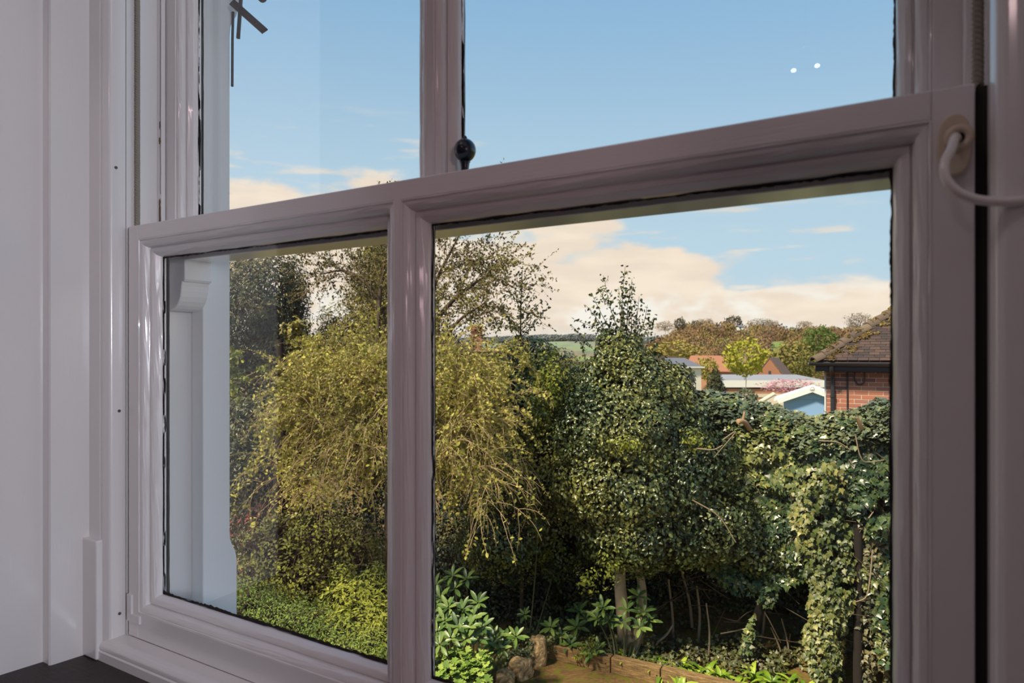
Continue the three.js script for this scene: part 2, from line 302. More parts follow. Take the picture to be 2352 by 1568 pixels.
tag(part(scene, 'hanging_rope', cordGeo(-0.9838, -0.0145, H + 0.181, H + 0.77, 0.0036), M.rope), 'grey twisted sash cord hanging over the far end of the lower sash', 'cord');
tag(part(scene, 'hanging_rope', cordGeo(mir(-0.9838), -0.0145, H + 0.181, H + 0.77, 0.0036), M.rope), 'grey twisted sash cord over the corner with the white cable restrictor', 'cord');
{ // black knob standing on the meeting rail
  const c = P(1068, 345, 0.744), s = thing('sash_fastener', 'black ball knob of the sash fastener standing on the meeting rail', 'fastener', V(c.x, H + 0.1795, c.z));
  const l = (pts) => new THREE.LatheGeometry(pts.map(([r, y]) => new THREE.Vector2(r, y)), 28).translate(c.x, H, c.z);
  part(s, 'base_plate', box(c.x - 0.02, c.x + 0.02, H + 0.1793, H + 0.1825, c.z - 0.012, c.z + 0.012, 0.001), M.iron);
  part(s, 'stem', l([[0, 0.182], [0.0085, 0.182], [0.0075, 0.186], [0.0048, 0.191], [0.0043, 0.199], [0.0052, 0.2055], [0.0062, 0.2065], [0, 0.2067]]), M.knob);
  const b = [[0, 0.2062]]; for (let i = 1; i < 15; i++) { const a = i / 15 * Math.PI; b.push([Math.sin(a) * 0.0121, 0.2191 - Math.cos(a) * 0.0128]); } b.push([0.0026, 0.2318], [0.0022, 0.2336], [0.001, 0.235], [0, 0.2352]);
  part(s, 'ball', l(b), M.knob);
}
{ // cable restrictor: oval plate, ring boss, cable
  const x = 0.0147, y = H + 0.1385, s = thing('window_restrictor', 'cream cable restrictor with oval plate and ring, screwed to the sash corner', 'restrictor', V(x, y, 0));
  const pts = []; for (let i = 0; i < 40; i++) { const a = i / 40 * 2 * Math.PI, k = Math.sign(Math.cos(a)) * Math.abs(Math.cos(a)) ** 0.75; pts.push([x + k * 0.0095, y + Math.sign(Math.sin(a)) * Math.abs(Math.sin(a)) ** 0.8 * 0.0205]); }
  part(s, 'plate', extrude(pts, 0.0035, 0.0012).translate(0, 0, 0.0012), M.cream);
  const c = V(0.0172, H + 0.1425, 0.006);
  part(s, 'boss', new THREE.TorusGeometry(0.0062, 0.0028, 14, 32).translate(c.x, c.y, c.z), M.cream);
  part(s, 'socket', new THREE.CylinderGeometry(0.0055, 0.0055, 0.002, 24).rotateX(Math.PI / 2).translate(c.x, c.y, 0.0055), M.hole);
  const path = [V(c.x - 0.001, c.y - 0.0008, 0.004), V(c.x - 0.0022, c.y - 0.001, 0.012), P(2184, 345, 0.441), P(2170, 375, 0.437), P(2172, 408, 0.434), P(2196, 438, 0.431), P(2240, 457, 0.428), P(2300, 463, 0.424), P(2360, 458, 0.42), P(2430, 432, 0.414), V(0.0715, H + 0.098, 0.034), V(0.0722, H + 0.104, 0.026)];
  const m = new MB().tube(curve(path, 110), 0.0031, 0.0031, 14, true); part(s, 'cable', m.geo(), M.cable);
  part(s, 'anchor', new THREE.CylinderGeometry(0.009, 0.01, 0.004, 28).rotateX(Math.PI / 2).translate(0.0722, H + 0.104, 0.028), M.cream);
}
{ // black iron bracket outside, top left
  const s = thing('iron_bracket', 'black iron bracket of crossed bars on the outside board', 'bracket', P(545, 40, 1.07));
  const flat = (a, b, w, t, hole) => { const d = b.clone().sub(a), L = d.length(); const pts = [[0, -w / 2], [L, -w / 2], [L + w * 0.25, w / 2], [0, w / 2]]; const sh = new THREE.Shape(pts.map(([x, y]) => new THREE.Vector2(x, y))); if (hole) sh.holes.push(new THREE.Path().absellipse(L * 0.74, 0, w * 0.24, w * 0.17, 0, 2 * Math.PI)); const g = new THREE.ExtrudeGeometry(sh, { depth: t, bevelEnabled: true, bevelSize: 0.0006, bevelThickness: 0.0006, bevelSegments: 1 }); g.translate(0, 0, -t / 2); const X = d.normalize(), Z = V(Math.sin(0.55), 0, Math.cos(0.55)); Z.addScaledVector(X, -Z.dot(X)).normalize(); const Y = V().crossVectors(Z, X); g.applyMatrix4(new THREE.Matrix4().makeBasis(X, Y, Z).setPosition(a)); return g; };
  part(s, 'flat_bar', flat(P(534, 6, 1.075), P(606, 70, 1.055), 0.0098, 0.004, true), M.iron);
  part(s, 'rod', new MB().tube([P(556, -60, 1.07), P(553, 0, 1.07), P(547, 88, 1.07)], 0.0031, 0.0031, 10, true).geo(), M.iron);
  part(s, 'hook', new MB().tube(curve([P(535, -6, 1.075), P(560, -30, 1.07), P(590, -12, 1.065), P(603, 0, 1.065), P(612, -10, 1.065)], 20), 0.0046, 0.004, 10, true).geo(), M.iron);
  part(s, 'flat_strip', new MB().tube([V(-0.9535, H + 0.545, -0.1525), V(-0.9535, H + 0.5, -0.1512), V(-0.9535, H + 0.425, -0.1508)], 0.0021, 0.0021, 6, true).geo(), M.iron);
}
{ // the room's own pendant with two bulbs, mirrored in the upper right pane; then added fill lamps
  const lx = -0.355, ly = H + 0.955, lz = 1.77, s = thing('ceiling_lamp', 'pendant lamp with two bulbs, mirrored as two small spots in the upper right pane', 'lamp', V(lx, CE, lz));
  part(s, 'rose', new THREE.LatheGeometry([[0, 0], [0.06, 0], [0.058, -0.012], [0.012, -0.03], [0, -0.03]].map(([r, y]) => new THREE.Vector2(r, y)), 28).translate(lx, CE, lz), M.iron);
  part(s, 'flex', new MB().tube([V(lx, CE - 0.02, lz), V(lx, ly + 0.07, lz)], 0.002, 0.002, 8).geo(), M.iron);
  const g = std([1, 1, 1], 0.5, { emissive: new THREE.Color(1, 0.84, 0.76), emissiveIntensity: 7 });
  for (const d of [-0.037, 0.037]) {
    part(s, 'arm', new MB().tube([V(lx, ly + 0.075, lz), V(lx + d, ly + 0.06, lz), V(lx + d, ly + 0.009, lz)], 0.003, 0.004, 8).geo(), M.iron);
    part(s, 'bulb', new THREE.SphereGeometry(0.008, 20, 14).scale(1.15, 0.9, 1).translate(lx + d, ly, lz), g);
    const l = new THREE.PointLight(new THREE.Color(1, 0.7, 0.72), 0.1, 0, 2); l.name = 'bulb_light'; l.shadow.radius = 0.35; l.position.set(lx + d, ly, lz); l.castShadow = true; scene.add(l);
  }
  // opal globes added out of view to brighten the window linings and sash
  const globe = (label, x, y, z, floor, power, col) => {
    const o = thing(floor ? 'added_floor_lamp' : 'added_globe_pendant', label, 'lamp', V(x, floor ? FL : CE, z));
    if (floor) { part(o, 'base', new THREE.LatheGeometry([[0, 0], [0.14, 0], [0.14, 0.015], [0.02, 0.035], [0, 0.035]].map(([r, h]) => new THREE.Vector2(r, h)), 28).translate(x, FL, z), M.iron); part(o, 'pole', new MB().tube([V(x, FL + 0.02, z), V(x, y - 0.1, z)], 0.011, 0.011, 10).geo(), M.iron); }
    else part(o, 'flex', new MB().tube([V(x, CE, z), V(x, y + 0.1, z)], 0.004, 0.004, 8).geo(), M.iron);
    part(o, 'collar', new THREE.CylinderGeometry(0.04, 0.05, 0.03, 20).translate(x, floor ? y - 0.12 : y + 0.12, z), M.iron);
    part(o, 'globe', new THREE.SphereGeometry(0.125, 28, 20).translate(x, y, z), std([0.9, 0.9, 0.9], 0.4, { emissive: new THREE.Color(...col), emissiveIntensity: 3 }));
    const l = new THREE.PointLight(new THREE.Color(...col), power, 0, 2); l.name = 'added_globe_light'; l.position.set(x, y, z); l.shadow.radius = 6; l.castShadow = true; scene.add(l);
  };
  globe('added opal globe floor lamp brightening the left lining, unseen, outside the picture', 1.62, H + 0.12, 0.95, true, 5.4, [0.86, 0.95, 1.08]);
  globe('added opal globe pendant brightening the sash from above, unseen, outside the picture', -0.9, H + 1.72, 0.98, false, 0.55, [1, 0.84, 0.88]);
  globe('added opal globe floor lamp just right of the camera, unseen fill light outside the picture', 1.0, H + 0.25, 1.15, true, 0.5, [1, 0.68, 0.74]);
}
// ---------------------------------------------------------------- leaves
function leafGeo(outline, fold = 0.12, bend = 0.12) { // half outline [x, y] from base to tip; folded along the midrib, tip bent down (normal +z)
  const m = new MB(), c = outline.map(([, y]) => m.vert(0, y, -bend * y * y));
  for (const s of [-1, 1]) {
    const e = outline.map(([x, y]) => m.vert(s * x, y, fold * x * 2 - bend * y * y));
    for (let i = 0; i + 1 < outline.length; i++) { const a = c[i], b = c[i + 1], d = e[i], f = e[i + 1]; if (s > 0) { m.i.push(a, f, b); if (outline[i][0] > 0.001) m.i.push(a, d, f); } else { m.i.push(a, b, f); if (outline[i][0] > 0.001) m.i.push(a, f, d); } }
  }
  return m.geo();
}
const L = {
  oval: leafGeo([[0, 0], [0.26, 0.35], [0.24, 0.68], [0, 1]]),
  holly: leafGeo([[0, 0], [0.3, 0.3], [0.24, 0.52], [0.27, 0.72], [0, 1]], 0.25, 0.2),
  slim: leafGeo([[0, 0], [0.15, 0.45], [0, 1]], 0.2, 0.1),
  needle: leafGeo([[0, 0], [0.1, 0.4], [0, 1]], 0.1, 0.25),
  ivy: (() => { const m = new MB(), r = [[0, -0.05], [0.32, -0.12], [0.34, 0.12], [0.52, 0.3], [0.26, 0.45], [0, 1], [-0.26, 0.45], [-0.52, 0.3], [-0.34, 0.12], [-0.32, -0.12]], c = m.vert(0, 0.2, 0.04); const k = r.map(([x, y]) => m.vert(x, y, -0.12 * y * y - 0.1 * x * x)); for (let i = 0; i < k.length; i++) m.i.push(c, k[i], k[(i + 1) % k.length]); return m.geo(); })(),
  card: (() => { const m = new MB(); m.i.push(m.vert(-0.5, 0, 0), m.vert(0.45, 0.1, 0.1), m.vert(0.05, 0.8, -0.1)); return m.geo(); })(),
};
const leafMat = (rough, trans = 0, spec = 1) => phys([1, 1, 1], rough, { side: THREE.DoubleSide, ...(trans ? { transmission: trans, thickness: 0 } : {}), specularIntensity: spec });
const LM = { gloss: leafMat(0.3), semi: leafMat(0.45), soft: leafMat(0.9, 0.35), dull: leafMat(0.75) };
const up = V(0, 1, 0), qm = new THREE.Matrix4(), tA = V(), tB = V(), tC = V(), colr = new THREE.Color();
const rdir = (r, o) => { const z = 2 * r() - 1, a = 2 * Math.PI * r(), s = Math.sqrt(1 - z * z); return o.set(s * Math.cos(a), z, s * Math.sin(a)); };
// n leaves; place(r, p, d) sets the place p and outward direction d (or returns false); cols: palette of linear colours
function leafCloud(parent, name, { geo, mat, n, place, size, cols, seed = 1, droop = 0.4, wild = 0.6, patch = 1.3, spread = 0.35 }) {
  const r = rngOf(seed * 7919 + 13), p = V(), d = V(), mats = [], cl = [];
  for (let k = 0; k < n; k++) {
    let ok = false; for (let tr = 0; tr < 12 && !ok; tr++) ok = place(r, p, d) !== false;
    if (!ok) continue;
    rdir(r, tA); tC.copy(d).addScaledVector(tA, wild).addScaledVector(up, 0.25).normalize();       // leaf normal
    rdir(r, tA); tA.y -= droop; tA.addScaledVector(d, 0.3); tA.addScaledVector(tC, -tA.dot(tC)).normalize(); // leaf axis
    tB.crossVectors(tA, tC);
    const s = mix(size[0], size[1], r() ** 1.3);
    qm.makeBasis(tB.multiplyScalar(s), tA.multiplyScalar(s), tC.multiplyScalar(s)).setPosition(p);
    mats.push(...qm.elements);
    const q = Math.min(cols.length - 1.001, Math.max(0, (0.5 + 1.6 * fbm(p.x * patch + seed, p.y * patch, p.z * patch, 2) + (r() - 0.5) * 0.9) * (cols.length - 1))), i = Math.floor(q), f = q - i, b = 1 + (r() - 0.5) * 2 * spread, A = cols[i], B = cols[i + 1] ?? A;
    cl.push(mix(A[0], B[0], f) * b, mix(A[1], B[1], f) * b, mix(A[2], B[2], f) * b);
  }
  const N = mats.length / 16, m = new THREE.InstancedMesh(geo, mat, N); m.instanceMatrix.array.set(mats);
  m.instanceColor = new THREE.InstancedBufferAttribute(new Float32Array(cl), 3);
  m.name = name; m.castShadow = m.receiveShadow = true; m.frustumCulled = false; tag(m, null, null, null, 'stuff'); parent.add(m);
  if (parent !== scene) { parent.updateWorldMatrix(true, false); m.position.copy(parent.worldToLocal(V(0, 0, 0))); }
  return m;
}
// a sampler over a set of blobs [x, y, z, rx, ry, rz]; holes: how much noise opens the crown; deep: how far leaves reach inwards
function blobs(list, { holes = 0.1, freq = 2.2, deep = 0.5, rough = 0.22, seed = 0 } = {}) {
  const w = list.map((b) => Math.pow((Math.pow(b[3] * b[4], 1.6) + Math.pow(b[3] * b[5], 1.6) + Math.pow(b[4] * b[5], 1.6)) / 3, 1 / 1.6)), sum = w.reduce((a, b) => a + b, 0);
  return (r, p, d) => {
    let t = r() * sum, k = 0; while (k < list.length - 1 && (t -= w[k]) > 0) k++;
    const b = list[k]; rdir(r, d);
    const nn = fbm(b[0] + d.x * b[3] * freq + seed, b[1] + d.y * b[4] * freq, b[2] + d.z * b[5] * freq, 3), dep = r();
    const s = (1 + rough * 2 * nn) * (1 - deep * dep * dep);
    p.set(b[0] + d.x * b[3] * s, b[1] + d.y * b[4] * s, b[2] + d.z * b[5] * s);
    if (p.y < 0.02) return false;
    for (let j = 0; j < list.length; j++) if (j !== k) { const c = list[j], e = ((p.x - c[0]) / c[3]) ** 2 + ((p.y - c[1]) / c[4]) ** 2 + ((p.z - c[2]) / c[5]) ** 2; if (e < 0.4) return false; }
    if (nz(p.x * freq * 1.7 + seed, p.y * freq * 1.7, p.z * freq * 1.7) < -1 + holes * 2 - 0.35 + 0.35) return false;
    d.set(d.x / b[3], d.y / b[4], d.z / b[5]).normalize();
  };
}
const PB = (u, v, t, rx, ry, rz) => { const q = P(u, v, t); return [q.x, q.y, q.z, rx, ry, rz ?? rx]; };
// a dense mass of bare inner wood inside a crown
function innerWood(parent, list, k, seed, mat) {
  const r = rngOf(seed), m = new MB(), d = V(), q = V();
  for (const b of list) for (let i = 0; i < 60; i++) { rdir(r, d); const s = V(b[0] + d.x * b[3] * k, Math.max(0.02, b[1] + d.y * b[4] * k), b[2] + d.z * b[5] * k); rdir(r, d); q.set(b[0] + d.x * b[3] * 0.3 * k, Math.max(0.0, b[1] + (d.y - 0.7) * b[4] * 0.6 * k), b[2] + d.z * b[5] * 0.3 * k); m.tube([q.clone(), q.clone().lerp(s, 0.5).add(rdir(r, V()).multiplyScalar(0.06)), s], 0.014, 0.004, 3); }
  part(parent, 'branches', m.geo(), mat, 'stuff');
}
const B = { bark: std([0.085, 0.062, 0.042], 0.95), twig: std([0.42, 0.30, 0.16], 0.85), dark: std([0.02, 0.016, 0.012], 0.95), pale: std([0.33, 0.25, 0.16], 0.9), green: std([0.12, 0.13, 0.06], 0.9), birch: std([0.55, 0.48, 0.40], 0.9) };
const C = {
  yew: [[0.028, 0.045, 0.02], [0.06, 0.08, 0.028], [0.12, 0.125, 0.038], [0.24, 0.19, 0.07]],
  olive: [[0.11, 0.105, 0.02], [0.20, 0.175, 0.032], [0.30, 0.25, 0.045]],
  bud: [[0.22, 0.22, 0.03], [0.42, 0.40, 0.055], [0.62, 0.56, 0.14]],
  holly: [[0.03, 0.052, 0.022], [0.066, 0.09, 0.03], [0.12, 0.14, 0.04], [0.21, 0.215, 0.06]],
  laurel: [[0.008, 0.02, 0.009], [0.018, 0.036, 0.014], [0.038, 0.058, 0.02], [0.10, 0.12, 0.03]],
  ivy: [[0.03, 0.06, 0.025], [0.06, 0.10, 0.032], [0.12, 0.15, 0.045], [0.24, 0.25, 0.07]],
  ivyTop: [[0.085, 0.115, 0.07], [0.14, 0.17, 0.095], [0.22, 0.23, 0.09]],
  lime: [[0.15, 0.19, 0.015], [0.28, 0.32, 0.025], [0.42, 0.43, 0.05]],
  fresh: [[0.13, 0.22, 0.03], [0.22, 0.33, 0.05], [0.33, 0.43, 0.08]],
};
// ---------------------------------------------------------------- garden ground, sleepers, stones
{
  const m = new MB(), N = 70, M2 = 60, idx = [];
  for (let i = 0; i <= N; i++) for (let j = 0; j <= M2; j++) { const x = mix(-16, 8, i / N), z = mix(-0.2, -17, j / M2); idx.push(m.vert(x, 0.05 * fbm(x * 0.9, 1, z * 0.9, 4) + (z < -8.2 && x > -6 ? sstep(-8.2, -8.8, z) * 0.3 : 0), z)); }
  for (let i = 0; i < N; i++) for (let j = 0; j < M2; j++) { const a = idx[i * (M2 + 1) + j], b = idx[i * (M2 + 1) + j + 1], c = idx[(i + 1) * (M2 + 1) + j], d = idx[(i + 1) * (M2 + 1) + j + 1]; m.i.push(a, b, d, a, d, c); }
  const soil = tex(512, 512, (u, v) => { const k = 0.5 + 0.5 * tileNoise(u, v, 6, 6, 2) + 0.4 * tileNoise(u, v, 22, 22, 5), g = sstep(0.35, 0.9, 0.5 + tileNoise(u, v, 3, 3, 8) + 0.3 * tileNoise(u, v, 18, 18, 1)); return [mix(0.34 + 0.22 * k, 0.40, g), mix(0.25 + 0.18 * k, 0.40, g), mix(0.15 + 0.11 * k, 0.10, g)]; }, true);
  soil.repeat.set(0.7, 0.7);
  const g = m.geo(); tag(part(scene, 'ground', uvBox(g), std([1, 1, 1], 0.95, { map: soil })), 'brown mossy garden soil under the hedge', null, null, 'structure');
}
const timberTex = tex(256, 256, (u, v) => { const k = 0.55 + 0.35 * tileNoise(u, v, 1.5, 16, 4) + 0.2 * tileNoise(u, v, 8, 30, 7); return [0.66 * k + 0.18, 0.53 * k + 0.15, 0.36 * k + 0.10]; }, true);
const timber = std([0.95, 0.93, 0.88], 0.85, { map: timberTex, bumpMap: timberTex, bumpScale: 0.006 });
{
  const A = P(1252, 1503, 8.55), Bq = P(1640, 1600, 7.55); A.y = Bq.y = 0.0;
  const dir = Bq.clone().sub(A).setY(0), len = dir.length(), ang = Math.atan2(-dir.z, dir.x); dir.normalize();
  const cuts = [0, 0.43, 0.72, 1.25]; const lab = ['weathered brown timber sleeper that starts at the stone edging', 'weathered brown timber sleeper in the middle of the bed edge', 'weathered brown timber sleeper beside the strap-leaved plants'];
  for (let i = 0; i < 3; i++) {
    const l = (cuts[i + 1] - cuts[i]) * len - 0.012, g = uvBox(new RoundedBoxGeometry(l, 0.19, 0.12, 3, 0.012)); g.rotateY(ang);
    const c = A.clone().addScaledVector(dir, cuts[i] * len + l / 2); const o = thing('timber_sleeper', lab[i], 'sleeper', V(c.x, 0, c.z));
    g.translate(c.x, 0.085 + i * 0.004, c.z); part(o, 'beam', g, timber);
    if (i < 2) { const s = new THREE.CylinderGeometry(0.008, 0.008, 0.006, 10).rotateX(Math.PI / 2).rotateY(ang).translate(c.x + dir.x * l * 0.44 + dir.z * -0.061, 0.1, c.z + dir.z * l * 0.44 + dir.x * 0.061); part(o, 'bolt', s, M.iron); }
  }
  const stoneT = tex(256, 256, (u, v) => { const k = 0.72 + 0.35 * tileNoise(u, v, 2, 2, 3) + 0.15 * tileNoise(u, v, 7, 7, 6); return [0.98 * k, 0.84 * k, 0.62 * k]; }, true); stoneT.repeat.set(2, 2);
  const stone = std([1, 0.98, 0.95], 0.95, { map: stoneT, bumpMap: stoneT, bumpScale: 0.004 });
  const spots = [[1236, 1514, 8.35, 0.10, 0.20, 0.13, 'large split sandstone block against the end of the sleeper'], [1196, 1534, 8.0, 0.13, 0.13, 0.12, 'sandstone edging block next to the large split one'], [1160, 1556, 7.75, 0.11, 0.11, 0.11, 'sandstone edging block under the creeping ground ivy'], [1110, 1562, 7.7, 0.10, 0.09, 0.1, 'low sandstone block nearest the glazing bar'], [1064, 1585, 7.45, 0.12, 0.09, 0.1, 'last sandstone block, by the round-leaved plants']];
  spots.forEach(([u, v, t, a, b, c, lab], i) => {
    const q = P(u, v, t), g = new THREE.IcosahedronGeometry(1, 4), p = g.attributes.position, w = V();
    for (let k = 0; k < p.count; k++) { w.fromBufferAttribute(p, k); const f = 1 / Math.max(Math.abs(w.x), Math.abs(w.y) * 0.95, Math.abs(w.z)) ** 0.6 * (1 + 0.35 * fbm(w.x * 1.6 + i * 5, w.y * 1.6, w.z * 1.6, 4)); p.setXYZ(k, w.x * a * f, w.y * b * f, w.z * c * f); }
    g.rotateY(0.5 + i * 0.8); g.translate(q.x, b * 0.55, q.z); const o = thing('edging_stone', lab, 'stone', V(q.x, 0, q.z), 'sandstone blocks edging the bed'); g.deleteAttribute('normal'); g.deleteAttribute('uv'); const gg = mergeVertices(g); gg.computeVertexNormals(); part(o, 'block', uvBox(gg), stone);
  });
}
// ---------------------------------------------------------------- trees and shrubs
{ // dark yew at the left
  const li = [PB(540, 760, 10.6, 0.75, 1.25), PB(610, 690, 10.8, 0.55, 1.0), PB(560, 1050, 10.4, 0.95, 1.3), PB(480, 900, 11, 1.0, 2.2), PB(620, 1000, 10.6, 0.55, 1.0), PB(640, 850, 10.9, 0.55, 1.1), PB(600, 1280, 10.3, 0.9, 0.9), PB(675, 700, 11.2, 0.28, 0.75)];
  const o = thing('yew_tree', 'dark yew tree with dull needles beside the white outside board', 'tree', V(li[2][0], 0, li[2][2]));
  innerWood(o, li, 0.75, 11, B.dark);
  const q = V(li[2][0], 0, li[2][2]); part(o, 'trunk', new MB().tube([q, q.clone().add(V(0.05, 1.6, 0)), q.clone().add(V(-0.05, 3.4, -0.2))], 0.16, 0.06, 9).geo(), B.dark);
  leafCloud(o, 'foliage', { geo: L.slim, mat: LM.semi, n: 72000, place: blobs(li, { holes: 0.22, freq: 2.4, deep: 0.5, rough: 0.26, seed: 3 }), size: [0.055, 0.1], cols: C.yew, seed: 3, droop: 0.3, patch: 1.6 });
}
{ // ivy-clad trunk in front of the yew
  const a = P(640, 1340, 9.7), q = V(a.x, 0, a.z), b = P(643, 780, 9.9), o = thing('ivy_clad_tree', 'tall dark trunk hung with ivy, between the yew and the budding willow', 'tree', q);
  part(o, 'trunk', new MB().tube(curve([q, P(640, 1150, 9.75), P(648, 960, 9.8), b], 14), 0.11, 0.05, 9).geo(), B.dark);
  const li = []; for (let k = 0; k < 9; k++) { const s = P(672 + 24 * Math.sin(k * 2.1), 760 + k * 58, 9.75 + 0.15 * Math.sin(k * 3)); li.push([s.x + 0.08, s.y, s.z, 0.15 + 0.06 * Math.sin(k * 1.7), 0.2, 0.2]); }
  leafCloud(o, 'ivy', { geo: L.ivy, mat: LM.semi, n: 2400, place: blobs(li, { holes: 0.4, freq: 4.5, deep: 0.9, rough: 0.5, seed: 8 }), size: [0.04, 0.075], cols: C.olive, seed: 8 });
}
{ // yellow-green conifer behind
  const li = [PB(868, 700, 11.4, 0.55, 1.15), PB(850, 850, 11.2, 0.85, 1.0), PB(780, 800, 11.3, 0.5, 0.75), PB(745, 900, 11.2, 0.7, 0.8), PB(930, 760, 11.5, 0.6, 0.9), PB(875, 610, 11.5, 0.3, 0.6), PB(700, 860, 11.2, 0.35, 0.7), PB(1010, 860, 11.4, 0.8, 0.55)];
  const o = thing('cypress_tree', 'feathery olive yellow cypress behind the budding willow', 'tree', V(li[1][0], 0, li[1][2]));
  const q = V(li[1][0], 0, li[1][2]); part(o, 'trunk', new MB().tube([q, V(q.x, 2.5, q.z), V(q.x, 4.4, q.z - 0.1)], 0.14, 0.03, 8).geo(), B.bark);
  innerWood(o, li, 0.8, 12, B.bark);
  leafCloud(o, 'foliage', { geo: L.slim, mat: LM.soft, n: 42000, place: blobs(li, { holes: 0.28, freq: 2.2, deep: 0.5, rough: 0.3, seed: 5 }), size: [0.05, 0.095], cols: C.olive, seed: 5, droop: -0.5, patch: 1.5 });
}
{ // dark evergreen hedge that closes the garden behind everything
  const li = []; for (let k = 0; k < 19; k++) { const u = 640 + k * 78; li.push(PB(u, (k > 11 ? 1140 : 1000) - 45 * Math.sin(k * 1.4), 11.1 - k * 0.09, 0.75, 0.95, 0.6), PB(u + 30, 1270, 10.9 - k * 0.09, 0.75, 0.95, 0.6)); }
  for (let u = 880; u < 1480; u += 85) li.push(PB(u, 1390, 9.9, 0.6, 0.55, 0.45));
  const o = thing('laurel_hedge', 'dark laurel thicket in deep shade behind the willow and rhododendrons', 'hedge', V(li[10][0], 0, li[10][2]));
  innerWood(o, li, 0.85, 13, B.dark);
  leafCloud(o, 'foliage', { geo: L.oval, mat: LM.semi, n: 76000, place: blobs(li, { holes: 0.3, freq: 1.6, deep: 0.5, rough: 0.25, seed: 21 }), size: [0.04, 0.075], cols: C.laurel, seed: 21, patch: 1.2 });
}
{ // shining mid-height bushes between willow and holly
  const li = [PB(1185, 930, 9.4, 0.75, 0.75), PB(1262, 865, 9.5, 0.5, 0.42), PB(1170, 850, 9.6, 0.5, 0.4), PB(1120, 1080, 9.3, 0.7, 0.75), PB(1250, 1080, 9.2, 0.65, 0.7), PB(1170, 1230, 9.2, 0.75, 0.55), PB(1080, 930, 9.7, 0.6, 0.6), PB(1300, 1220, 9.2, 0.5, 0.55), PB(1215, 815, 9.6, 0.4, 0.3), PB(1320, 900, 9.5, 0.35, 0.4)];
  const o = thing('privet_bush', 'broad bush of small shining leaves left of the tall holly', 'bush', V(li[2][0], 0, li[2][2]));
  innerWood(o, li, 0.8, 14, B.dark);
  leafCloud(o, 'foliage', { geo: L.oval, mat: LM.gloss, n: 36000, place: blobs(li, { holes: 0.34, freq: 2.2, deep: 0.45, rough: 0.3, seed: 31 }), size: [0.03, 0.062], cols: [[0.04, 0.075, 0.025], [0.075, 0.115, 0.03], [0.13, 0.16, 0.035], [0.22, 0.23, 0.04]], seed: 31, patch: 1.5 });
  leafCloud(o, 'new_growth', { geo: L.oval, mat: LM.soft, n: 3600, place: blobs([PB(1262, 895, 8.9, 0.26, 0.45), PB(1230, 960, 9.05, 0.2, 0.2), PB(1130, 870, 9.2, 0.3, 0.2)], { holes: 0.42, freq: 4, deep: 1, rough: 0.7, seed: 33 }), size: [0.03, 0.06], cols: C.lime, seed: 33 });
}
const shoot = (m, leaves, base, tip, n, r, len, bow = 0.05) => { // an upright leafy shoot
  const mid = base.clone().lerp(tip, 0.5).add(V((r() - 0.5) * bow, 0, (r() - 0.5) * bow)), c = curve([base, mid, tip], 12); m.tube(c, 0.007, 0.0025, 4);
  for (let k = 0; k < n; k++) { const s = 0.12 + 0.88 * k / n, q = c[Math.min(12, Math.round(s * 12))].clone(); leaves.push([q.add(V((r() - 0.5) * len, (r() - 0.5) * 0.05, (r() - 0.5) * len)), rdir(r, V()).add(V(0, 0.3, 0)).normalize()]); }
};
const fromList = (a) => { let k = 0; return (r, p, d) => { const e = a[k++ % a.length]; p.copy(e[0]); d.copy(e[1]); }; };
